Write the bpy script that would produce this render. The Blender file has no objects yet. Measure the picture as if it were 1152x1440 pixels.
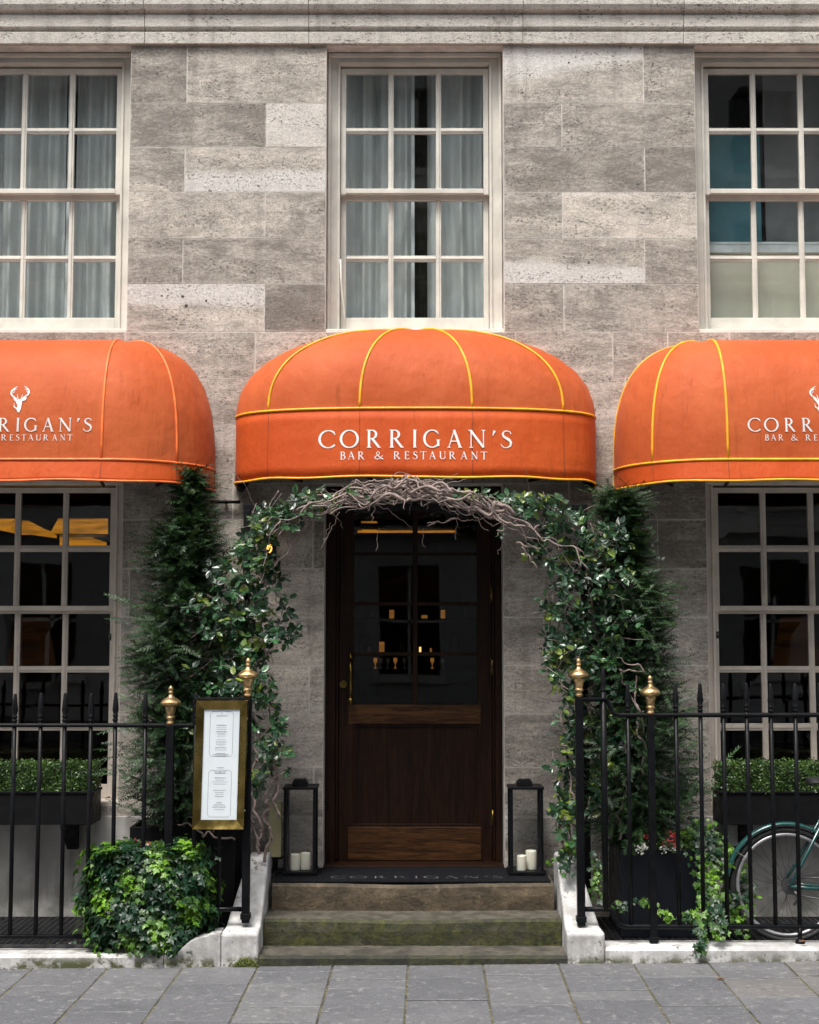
import bpy, math, random
import numpy as np
from mathutils import Vector, Matrix
PI = math.pi
S = bpy.context.scene
COL = S.collection
# ------------------------------------------------------------------ camera, sky, sun, exposure
CAM_D, CAM_H, TILT, F = 8.65, 1.75, math.radians(4.86), 2000.0
cd = bpy.data.cameras.new('camera'); cam = bpy.data.objects.new('camera', cd); COL.objects.link(cam)
cd.sensor_fit = 'VERTICAL'; cd.sensor_height = 36; cd.lens = 36 * F / 1440
cam.location = (0, -CAM_D, CAM_H); cam.rotation_euler = (PI / 2 + TILT, 0, 0)
cd.clip_start = .05; cd.clip_end = 2000
S.camera = cam
SUN_EL, SUN_AZ = math.radians(66), math.radians(205)
w = bpy.data.worlds.new('World'); S.world = w; w.use_nodes = True
wn = w.node_tree; bg = wn.nodes['Background']
sky = wn.nodes.new('ShaderNodeTexSky'); sky.sky_type = 'NISHITA'; sky.sun_disc = False
sky.sun_elevation = SUN_EL; sky.sun_rotation = SUN_AZ; sky.air_density = 1.5; sky.dust_density = 5; sky.ozone_density = 1
hs = wn.nodes.new('ShaderNodeHueSaturation'); hs.inputs['Saturation'].default_value = .35
wn.links.new(sky.outputs[0], hs.inputs['Color']); wn.links.new(hs.outputs[0], bg.inputs[0])
bg.inputs[1].default_value = .12
sl = bpy.data.lights.new('sun', 'SUN'); sl.energy = 1.5; sl.angle = math.radians(16); sl.color = (1, .96, .9)
so = bpy.data.objects.new('sun', sl); COL.objects.link(so)
# direction towards sun: azimuth measured so the sun stands on the camera's side, high above the street
sd = Vector((math.sin(SUN_AZ) * math.cos(SUN_EL), math.cos(SUN_AZ) * math.cos(SUN_EL), math.sin(SUN_EL)))
so.rotation_euler = sd.to_track_quat('Z', 'Y').to_euler()
S.view_settings.view_transform = 'Standard'; S.view_settings.look = 'None'
S.view_settings.exposure = 1.22; S.view_settings.gamma = 1

# ------------------------------------------------------------------ measuring: photo pixel -> metres on the plane y = Y
def _r(py):
    c = (720 - py) / F
    return c, math.cos(TILT) - c * math.sin(TILT), math.sin(TILT) + c * math.cos(TILT)
def ZZ(py, Y):
    c, dy, dz = _r(py); return CAM_H + (Y + CAM_D) / dy * dz
def XX(px, py, Y):
    c, dy, dz = _r(py); return (px - 576) / F * (Y + CAM_D) / dy

# ------------------------------------------------------------------ node helper
class NT:
    def __init__(s, name, bsdf=True):
        s.m = bpy.data.materials.new(name); s.m.use_nodes = True; s.t = s.m.node_tree
        s.b = s.t.nodes['Principled BSDF']; s.o = s.t.nodes['Material Output']
    def n(s, t, **k):
        x = s.t.nodes.new(t)
        for a, b in k.items(): setattr(x, a, b)
        return x
    def put(s, sock, v):
        if v is None: return
        if isinstance(v, bpy.types.NodeSocket): s.t.links.new(v, sock)
        else:
            if isinstance(v, (tuple, list)) and len(v) == 3 and sock.type == 'RGBA': v = (*v, 1)
            sock.default_value = v
    def coord(s, kind='Object'): return s.n('ShaderNodeTexCoord').outputs[kind]
    def map(s, v, scale=(1, 1, 1), loc=(0, 0, 0), rot=(0, 0, 0)):
        x = s.n('ShaderNodeMapping'); s.put(x.inputs[0], v); s.put(x.inputs['Scale'], scale); s.put(x.inputs['Location'], loc); s.put(x.inputs['Rotation'], rot); return x.outputs[0]
    def noise(s, v, sc=5, det=4, ro=.55, dist=0):
        x = s.n('ShaderNodeTexNoise'); s.put(x.inputs['Vector'], v); x.inputs['Scale'].default_value = sc; x.inputs['Detail'].default_value = det
        x.inputs['Roughness'].default_value = ro; x.inputs['Distortion'].default_value = dist; return x.outputs['Fac']
    def vor(s, v, sc=5, feat='F1'):
        x = s.n('ShaderNodeTexVoronoi', feature=feat); s.put(x.inputs['Vector'], v); x.inputs['Scale'].default_value = sc; return x.outputs['Distance']
    def mr(s, v, a, b, c=0., d=1.):
        x = s.n('ShaderNodeMapRange', interpolation_type='SMOOTHSTEP'); s.put(x.inputs[0], v)
        for i, q in enumerate((a, b, c, d)): s.put(x.inputs[i + 1], q)
        return x.outputs[0]
    def ma(s, op, a, b=0., c=None):
        x = s.n('ShaderNodeMath', operation=op); s.put(x.inputs[0], a); s.put(x.inputs[1], b)
        if c is not None: s.put(x.inputs[2], c)
        return x.outputs[0]
    def mix(s, f, a, b, mode='MIX'):
        x = s.n('ShaderNodeMix', data_type='RGBA', blend_type=mode); s.put(x.inputs[0], f); s.put(x.inputs[6], a); s.put(x.inputs[7], b); return x.outputs[2]
    def attr(s, name, out='Color'): return s.n('ShaderNodeAttribute', attribute_name=name).outputs[out]
    def sep(s, v):
        x = s.n('ShaderNodeSeparateXYZ'); s.put(x.inputs[0], v); return x.outputs
    def bump(s, h, st=.3, d=.01, nrm=None):
        x = s.n('ShaderNodeBump'); s.put(x.inputs['Height'], h); x.inputs['Strength'].default_value = st; x.inputs['Distance'].default_value = d
        if nrm is not None: s.put(x.inputs['Normal'], nrm)
        return x.outputs[0]
    def fin(s, col=None, rough=None, nrm=None, metal=None, spec=None, **k):
        if col is not None: s.put(s.b.inputs['Base Color'], col)
        if rough is not None: s.put(s.b.inputs['Roughness'], rough)
        if nrm is not None: s.put(s.b.inputs['Normal'], nrm)
        if metal is not None: s.put(s.b.inputs['Metallic'], metal)
        if spec is not None: s.put(s.b.inputs['Specular IOR Level'], spec)
        for a, b in k.items(): s.put(s.b.inputs[a], b)
        return s.m

def simple(name, col, rough=.5, var=.15, sc=8, bump=.0, bsc=60, metal=0, spec=.5, stretch=(1, 1, 1), **k):
    t = NT(name); v = t.map(t.coord(), stretch); f = t.noise(v, sc, 5, .6)
    c1 = tuple(max(0, x * (1 - var)) for x in col); c2 = tuple(min(1, x * (1 + var)) for x in col)
    c = t.mix(t.mr(f, .3, .7), c1, c2)
    n = t.bump(t.noise(v, bsc, 4), bump, .004) if bump else None
    r = t.mr(t.noise(v, sc * 2.3, 4), .3, .7, rough * .8, min(1, rough * 1.2))
    return t.fin(c, r, n, metal, spec, **k)

# ---- facade stone
def m_stone(name, blocks=True, light=1., base=(.535, .485, .43)):
    t = NT(name); P = t.coord()
    if blocks:
        at = t.sep(t.attr('blk')); cl = t.sep(t.attr('cln')); uv = t.sep(t.coord('UV'))
        off = t.n('ShaderNodeCombineXYZ'); t.put(off.inputs[0], t.ma('MULTIPLY', at[1], 37.)); t.put(off.inputs[2], t.ma('MULTIPLY', at[1], 91.))
        ad = t.n('ShaderNodeVectorMath', operation='ADD'); t.put(ad.inputs[0], P); t.put(ad.inputs[1], off.outputs[0])
        rot = t.n('ShaderNodeCombineXYZ'); t.put(rot.inputs[1], t.mr(at[1], 0, 1, -.09, .09))
        V = t.map(ad.outputs[0], (1, 1, 1), (0, 0, 0), rot.outputs[0]); tone = at[0]
    else: V = P; tone = .5
    strata = t.noise(t.map(V, (1, 1, 3.2)), 3.6, 8, .74, .35)
    fine = t.noise(t.map(V, (1, 1, 2.2)), 30, 7, .8)
    blot = t.noise(V, 2.2, 4, .6)
    a = t.ma('ADD', t.ma('MULTIPLY', strata, .75), t.ma('MULTIPLY', fine, .70)); a = t.ma('ADD', a, t.ma('MULTIPLY', blot, .35)); a = t.ma('ADD', a, t.ma('MULTIPLY', tone, .34))
    c = t.mix(t.mr(a, .80, 1.36), tuple(x * .42 * light for x in base), tuple(min(1, x * 1.72 * light) for x in base))
    grit = t.noise(t.map(V, (1, 1, 1.7)), 150, 4, .8); c = t.mix(t.mr(grit, .34, .60, .5, 0), c, (.15, .14, .125))
    big = t.noise(t.map(V, (1, 1, 2.2)), 7, 6, .8, .8); c = t.mix(t.mr(big, .52, .68, 0, .42), c, (.20, .19, .178))
    warm = t.noise(V, 6, 3); c = t.mix(t.mr(warm, .5, .75, 0, .22), c, (.33, .28, .23))
    if blocks:
        vv = t.ma('SUBTRACT', t.ma('SUBTRACT', uv[1], cl[0]), t.ma('MULTIPLY', t.ma('SUBTRACT', uv[0], .5), t.ma('SUBTRACT', cl[1], .5)))
        vv = t.ma('MULTIPLY', vv, t.ma('SUBTRACT', t.ma('MULTIPLY', cl[2], 2.), 1.))
        vv = t.ma('ADD', vv, t.ma('MULTIPLY', t.ma('SUBTRACT', strata, .5), .35))
        msk = t.ma('MULTIPLY', t.mr(vv, -.05, .16), t.ma('MULTIPLY', at[2], t.mr(blot, .25, .6, .7, 1.)))
        c = t.mix(msk, c, t.mix(t.mr(fine, .3, .7), (.56, .53, .50), (.76, .73, .70)))
    if blocks:   # lime mortar smeared over the block edges, here and there
        ev = t.ma('MULTIPLY', t.ma('MINIMUM', uv[1], t.ma('SUBTRACT', 1., uv[1])), .28); eu = t.ma('MULTIPLY', t.ma('MINIMUM', uv[0], t.ma('SUBTRACT', 1., uv[0])), .65)
        ed = t.ma('ADD', t.ma('MINIMUM', ev, eu), t.ma('MULTIPLY', t.noise(P, 11, 5, .75), .03)); c = t.mix(t.mr(ed, .012, .026, .75, 0), c, (.66, .62, .57))
    # fossil pits and dark specks, in bands
    band = t.mr(t.noise(t.map(V, (1, 1, 4)), 2.4, 4), .42, .62)
    pn = t.noise(t.map(V, (1, 1, 1.7)), 46, 5, .75, .3)
    pit = t.ma('MULTIPLY', t.mr(pn, .555, .60), t.mr(band, 0, 1, .12, 1))
    pn2 = t.noise(t.map(V, (1, 1, 1.6)), 110, 2, .5); pit2 = t.mr(pn2, .58, .66, 0, .7)
    pt = t.ma('MAXIMUM', pit, pit2)
    c = t.mix(t.ma('MULTIPLY', pt, .85), c, (.075, .065, .055))
    # rain-washed / soiled streaks
    st = t.noise(t.map(P, (7, 1, .5)), 1.3, 5, .6); c = t.mix(t.mr(st, .52, .75, 0, .38), c, (.17, .145, .125))
    h = t.ma('SUBTRACT', t.ma('MULTIPLY', fine, .5), pt)
    return t.fin(c, .9, t.bump(h, .55, .006), spec=.25)
M = {}
M['stone'] = m_stone('portland_stone'); M['cornice'] = m_stone('cornice_stone', light=1.15)
M['mortar'] = simple('mortar', (.62, .58, .54), .95, .2, 10, .3)
M['terrace'] = simple('terrace_stucco', (.50, .49, .47), .85, .1, 1)
M['reveal'] = simple('lintel_stone', (.26, .215, .185), .9, .25, 6, .3)
def m_render():
    t = NT('stained_plinth_render'); P = t.coord()
    c = t.mix(t.mr(t.noise(P, 3, 5), .35, .65), (.36, .345, .33), (.58, .56, .54))
    st = t.noise(t.map(P, (9, 1, .8)), 1.5, 5, .6); c = t.mix(t.mr(st, .48, .7, 0, .6), c, (.17, .155, .14))
    g = t.mr(t.sep(P)[2], .05, .45, .7, 0); c = t.mix(t.ma('MULTIPLY', g, t.mr(t.noise(P, 7, 4), .35, .6)), c, (.12, .13, .10))
    return t.fin(c, .85, t.bump(t.noise(P, 40, 4), .3, .005))
M['plinth'] = m_render()
M['frame'] = simple('cream_window_paint', (.64, .615, .555), .5, .12, 5, .03, 30)
M['frame_low'] = simple('awning_tinted_window_paint', (.62, .555, .49), .5, .14, 5, .03, 30)  # pinkish glow from the awnings is tinted into this ground floor paint
def m_glass(name, tint, gl=.0, rough=.015):
    t = NT(name); fr = t.n('ShaderNodeFresnel'); fr.inputs[0].default_value = 1.5
    P = t.coord(); nb = t.bump(t.noise(P, 2.2, 1), .03, .02)
    t.put(fr.inputs['Normal'], nb)
    g = t.n('ShaderNodeBsdfGlossy'); g.inputs['Roughness'].default_value = rough; t.put(g.inputs['Normal'], nb)
    tr = t.n('ShaderNodeBsdfTransparent'); tr.inputs[0].default_value = (*tint, 1)
    mx = t.n('ShaderNodeMixShader'); ge = t.n('ShaderNodeNewGeometry'); fa = t.ma('MAXIMUM', t.ma('MINIMUM', t.ma('ADD', t.ma('MULTIPLY', fr.outputs[0], 1.7), gl), 1.), 0.); t.put(mx.inputs[0], t.ma('ADD', t.ma('MULTIPLY', fa, t.ma('SUBTRACT', 1., ge.outputs['Backfacing'])), t.ma('MULTIPLY', ge.outputs['Backfacing'], .06)))
    t.t.links.new(tr.outputs[0], mx.inputs[1]); t.t.links.new(g.outputs[0], mx.inputs[2]); t.t.links.new(mx.outputs[0], t.o.inputs[0])
    return t.m
M['glass'] = m_glass('old_window_glass', (.80, .84, .84)); M['glass_dark'] = m_glass('ground_floor_glass', (.72, .72, .70), -.03)
M['glass_lantern'] = m_glass('sooty_lantern_glass', (.83, .83, .82), -.03, .08)
def m_fabric(name, base, faded, streak=True, dome=False):
    t = NT(name); P = t.coord()
    c = t.mix(t.mr(t.noise(P, 1.6, 4, .6), .3, .72), base, faded)
    if streak:
        s1 = t.noise(t.map(P, (16, 16, .6)), 1.4, 5, .65)
        c = t.mix(t.mr(s1, .55, .8, 0, .6), c, tuple(x * .55 for x in base))
    if dome:
        dirt = t.noise(P, 9, 6, .7); c = t.mix(t.mr(dirt, .52, .8, 0, .35), c, (.36, .075, .025)); c = t.mix(t.mr(t.noise(P, 70, 5, .7), .62, .72, 0, .35), c, (.25, .05, .02))
    weave = t.noise(t.map(P, (1, 1, 1)), 420, 2)
    wr = t.ma('ADD', t.noise(P, 5, 4, .55), t.ma('MULTIPLY', t.noise(t.map(P, (9, 9, 1.2)), 1.6, 3), .6)); n1 = t.bump(wr, .4, .03); n2 = t.bump(weave, .12, .001, n1)
    t.fin(c, .62, n2, spec=.22); t.put(t.b.inputs['Sheen Weight'], .04); t.put(t.b.inputs['Sheen Roughness'], .5); t.put(t.b.inputs['Sheen Tint'], (1, .75, .6))
    tl = t.n('ShaderNodeBsdfTranslucent'); t.put(tl.inputs[0], (.9, .10, .01, 1)); mx = t.n('ShaderNodeMixShader'); mx.inputs[0].default_value = .035
    t.t.links.new(t.b.outputs[0], mx.inputs[1]); t.t.links.new(tl.outputs[0], mx.inputs[2]); t.t.links.new(mx.outputs[0], t.o.inputs[0])
    return t.m
M['orange'] = m_fabric('orange_awning_cloth', (.44, .078, .017), (.52, .112, .032), dome=True)
M['orange_v'] = m_fabric('orange_valance_cloth', (.45, .058, .006), (.50, .080, .011))
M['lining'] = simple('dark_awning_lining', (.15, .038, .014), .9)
M['yellow'] = simple('yellow_piping', (.85, .40, .015), .5, .15, 12)
M['orangepipe'] = simple('faded_orange_piping', (.80, .17, .035), .5, .2, 12)
M['white_print'] = simple('white_print', (.70, .68, .66), .6, .05)
def m_iron():
    t = NT('chipped_black_iron_paint'); P = t.coord(); c = t.mix(t.mr(t.noise(P, 9, 4), .35, .65), (.002, .0024, .0034), (.005, .0055, .007)); rs = t.mr(t.noise(P, 26, 5, .7), .66, .72); c = t.mix(rs, c, (.035, .016, .008))
    return t.fin(c, t.mr(t.noise(P, 15, 4), .3, .7, .34, .55), t.bump(t.noise(P, 45, 4), .25, .003), spec=.16)
M['iron'] = m_iron()
M['black'] = simple('matt_black', (.003, .0033, .0042), .6, .3, 10, .1, spec=.2)
M['planter'] = simple('dark_slate_planter', (.005, .0065, .011), .5, .2, 5, spec=.25)
M['gold'] = simple('gilded_finial', (.50, .34, .17), .38, .55, 30, .25, 60, metal=.9)
def m_brass():
    t = NT('brushed_brass'); P = t.coord(); a = t.noise(P, 5, 4); 
    c = t.mix(t.mr(a, .35, .65), (.14, .10, .026), (.33, .24, .08))
    return t.fin(c, t.mr(t.noise(P, 9, 4), .3, .7, .16, .34), t.bump(t.noise(P, 4, 2), .2, .02), 1.)
M['brass'] = m_brass()
M['paper'] = simple('menu_paper', (.66, .72, .76), .7, .03)
M['ink'] = simple('printed_ink', (.16, .17, .19), .8, .05)
def m_wood(name, a, b, scale=(3, 3, 40), rough=.42, sp=.5):
    t = NT(name); P = t.coord()
    v = t.map(P, scale); n = t.noise(v, 1.3, 6, .65, 1.2); g = t.noise(t.map(P, tuple(x * 4 for x in scale)), 2, 3)
    f = t.ma('ADD', t.ma('MULTIPLY', n, .7), t.ma('MULTIPLY', g, .3))
    c = t.mix(t.mr(f, .36, .64), a, b)
    return t.fin(c, rough, t.bump(f, .25, .003), spec=sp)
M['wood'] = m_wood('dark_varnished_oak', (.0065, .0023, .001), (.026, .0095, .004), (28, 28, 1.6), .5, .18)
M['wood_l'] = m_wood('worn_oak_rail', (.020, .008, .003), (.098, .043, .015), (2.2, 3, 26), .5, .2)
M['candle'] = simple('ivory_wax', (.88, .86, .74), .5, .06, 8, .05, **{'Subsurface Weight': .25})
M['candle2'] = simple('aged_cream_wax', (.34, .32, .18), .5, .15, 5)
M['mat'] = simple('black_rubber_mat', (.0045, .005, .007), .8, .3, 40, .4, 200, spec=.15)
def m_step(name, a, b, moss):
    t = NT(name); P = t.coord(); v = t.map(P, (1, 1, 2.2))
    n = t.noise(v, 3.5, 7, .68, .5); c = t.mix(t.mr(n, .33, .68), a, b)
    c = t.mix(t.mr(t.noise(t.map(P, (5, 1, 1)), 2.4, 4), .55, .75, 0, .45), c, tuple(x * .45 for x in a))
    ms = t.noise(t.map(P, (1, 1, 2.5)), 4.5, 6, .7); msk = t.ma('MULTIPLY', t.mr(ms, .36, .62), moss)
    c = t.mix(msk, c, t.mix(t.mr(t.noise(P, 26, 4), .35, .7), (.018, .022, .004), (.070, .074, .008)))
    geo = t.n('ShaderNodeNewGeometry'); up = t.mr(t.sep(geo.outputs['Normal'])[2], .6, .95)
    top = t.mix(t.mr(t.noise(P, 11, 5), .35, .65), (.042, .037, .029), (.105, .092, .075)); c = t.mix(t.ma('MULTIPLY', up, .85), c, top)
    c = t.mix(t.mr(t.noise(P, 50, 5, .8), .54, .62, 0, .55), c, tuple(x * .3 for x in a)); c = t.mix(t.mr(t.noise(P, 9, 6, .8), .56, .66, 0, .5), c, tuple(min(1, x * 1.8) for x in b)); h = t.ma('ADD', n, t.ma('MULTIPLY', t.noise(P, 60, 4), .35))
    return t.fin(c, .8, t.bump(h, .8, .012))
M['step_a'] = m_step('worn_step_lowest', (.008, .009, .007), (.024, .024, .018), .4)
M['step_b'] = m_step('mossy_step', (.018, .018, .010), (.060, .056, .032), .85)
M['step_c'] = m_step('brown_york_step', (.040, .029, .018), (.125, .092, .058), .10)
def m_white():
    t = NT('peeling_white_masonry_paint'); P = t.coord()
    c = t.mix(t.mr(t.noise(P, 5, 5, .6), .35, .65), (.34, .335, .33), (.60, .595, .59))
    ch = t.noise(P, 16, 5, .7); cm = t.mr(ch, .60, .64); c = t.mix(cm, c, (.16, .15, .13)); c = t.mix(t.mr(t.noise(t.map(P, (3, 3, 1)), 3.5, 6, .75), .50, .66, 0, .5), c, (.26, .245, .225))
    c = t.mix(t.mr(t.noise(t.map(P, (1, 1, 1)), 60, 3), .62, .7, 0, .6), c, (.22, .20, .18))
    g = t.mr(t.sep(P)[2], .0, .075, 1, 0); c = t.mix(t.ma('MULTIPLY', g, t.mr(t.noise(P, 13, 5, .7), .42, .56)), c, (.07, .075, .03))
    return t.fin(c, .55, t.bump(t.ma('SUBTRACT', t.noise(P, 14, 5), cm), .5, .012))
M['white_kerb'] = m_white()
def m_paver():
    t = NT('paving_slab'); P = t.coord(); at = t.sep(t.attr('blk'))
    c = t.mix(at[0], (.074, .077, .087), (.120, .121, .128)); c = t.mix(t.ma('MULTIPLY', at[1], .5), c, (.17, .155, .135))
    c = t.mix(t.mr(t.noise(P, 5, 6, .65), .35, .7, 0, .5), c, (.08, .08, .088))
    c = t.mix(t.mr(t.noise(P, 240, 3), .55, .72, 0, .5), c, (.34, .34, .34))
    c = t.mix(t.mr(t.noise(P, 22, 5, .75), .57, .62, 0, .55), c, (.27, .265, .25)); c = t.mix(t.mr(t.noise(P, 13, 6, .8), .55, .62, 0, .5), c, (.055, .055, .058)); c = t.mix(t.mr(t.noise(P, 80, 4, .8), .56, .64, 0, .5), c, (.24, .24, .25))
    c = t.mix(t.mr(t.noise(P, 7, 3), .66, .72, 0, .4), c, (.07, .07, .07))
    return t.fin(c, t.mr(t.noise(P, 4, 4), .3, .7, .55, .82), t.bump(t.noise(P, 190, 4), .35, .003))
M['paver'] = m_paver()
def m_joint():
    t = NT('mossy_joint_grit'); P = t.coord(); n = t.noise(P, 9, 5, .7)
    c = t.mix(t.mr(n, .38, .55), (.035, .032, .025), (.085, .080, .040)); c = t.mix(t.mr(t.noise(P, 60, 4), .55, .7), c, (.26, .21, .14))
    return t.fin(c, .95, t.bump(n, .4, .01))
M['joint'] = m_joint()
M['asphalt'] = simple('asphalt', (.05, .05, .052), .85, .25, 30, .4, 150)
M['curtain'] = simple('net_curtain', (.66, .69, .69), .9, .06)
M['blind'] = simple('beige_blind', (.62, .60, .50), .9, .04); M['teal_reflection'] = simple('teal_reflection_panel', (.09, .24, .29), .8, .2, 3); M['grey_reflection'] = simple('grey_reflection_panel', (.27, .275, .28), .8, .1)  # teal and grey are reflections in the upper right panes, painted as panels
M['whitebar'] = simple('white_rail', (.72, .76, .78), .6)
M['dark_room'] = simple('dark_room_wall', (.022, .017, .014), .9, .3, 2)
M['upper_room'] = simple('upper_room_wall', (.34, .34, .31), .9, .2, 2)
M['teal'] = simple('teal_bicycle_paint', (.006, .060, .056), .28, .1, 6, **{'Coat Weight': .5})
M['rubber'] = simple('tyre_rubber', (.018, .018, .019), .7, .2, 30, .2)
M['alu'] = simple('dull_rim', (.42, .42, .44), .4, .15, 20, metal=.7)
M['steel'] = simple('dark_steel', (.10, .10, .105), .4, .3, 30, metal=.8)
M['soil'] = simple('potting_soil', (.02, .014, .01), .95, .4, 30, .6)
M['meter'] = simple('grey_white_box', (.60, .62, .60), .5, .08, 5)
M['matprint'] = simple('worn_mat_print', (.11, .11, .115), .7, .6, 20)
M['pit'] = simple('dark_lightwell', (.02, .02, .02), .95)
def emit(name, col, st):
    t = NT(name); n = t.mr(t.noise(t.map(t.coord(), (1, 1, 6)), 4, 4, .6), .35, .7); e = t.n('ShaderNodeEmission'); t.put(e.inputs[0], t.mix(n, col, tuple(x * .30 for x in col))); e.inputs[1].default_value = st
    t.t.links.new(e.outputs[0], t.o.inputs[0]); return t.m
M['cove'] = emit('amber_ceiling_light', (1, .40, .03), .24); M['flame'] = emit('candle_glow', (1, .55, .16), 1.0); M['glow_d'] = emit('dim_amber_glow', (1, .42, .10), .12)
M['bulb'] = emit('warm_bulb', (1, .55, .12), 1.6)
M['shade'] = emit('lit_lamp_shade', (.5, .20, .06), .012)
def m_leaf(name, rough=.35, trans=.2, spec=.5):
    t = NT(name); a = t.attr('leafcol')
    P = t.coord(); c = t.mix(t.mr(t.noise(P, 90, 3), .3, .7, 0, .25), a, (.01, .03, .01))
    t.fin(c, rough, t.bump(t.noise(P, 120, 2), .15, .002), spec=spec)
    tl = t.n('ShaderNodeBsdfTranslucent'); t.put(tl.inputs[0], t.mix(.4, a, (.25, .5, .03))); mx = t.n('ShaderNodeMixShader'); mx.inputs[0].default_value = trans
    t.t.links.new(t.b.outputs[0], mx.inputs[1]); t.t.links.new(tl.outputs[0], mx.inputs[2]); t.t.links.new(mx.outputs[0], t.o.inputs[0])
    return t.m
M['leaf'] = m_leaf('glossy_climber_leaf', .30, .10, .6); M['ivy'] = m_leaf('ivy_leaf', .40, .2); M['needle'] = m_leaf('yew_needle', .5, .05); M['box'] = m_leaf('box_leaf', .36, .12)
M['petal'] = m_leaf('petal', .6, .2)
M['bark'] = simple('twisted_bark', (.24, .185, .165), .8, .45, 14, .6, 60, stretch=(1, 1, 1))
M['bark_d'] = simple('dark_bark', (.06, .045, .035), .9, .4, 14, .5, 60)
M['deadleaf'] = simple('dry_leaf', (.30, .12, .05), .8, .3, 20)

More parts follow.
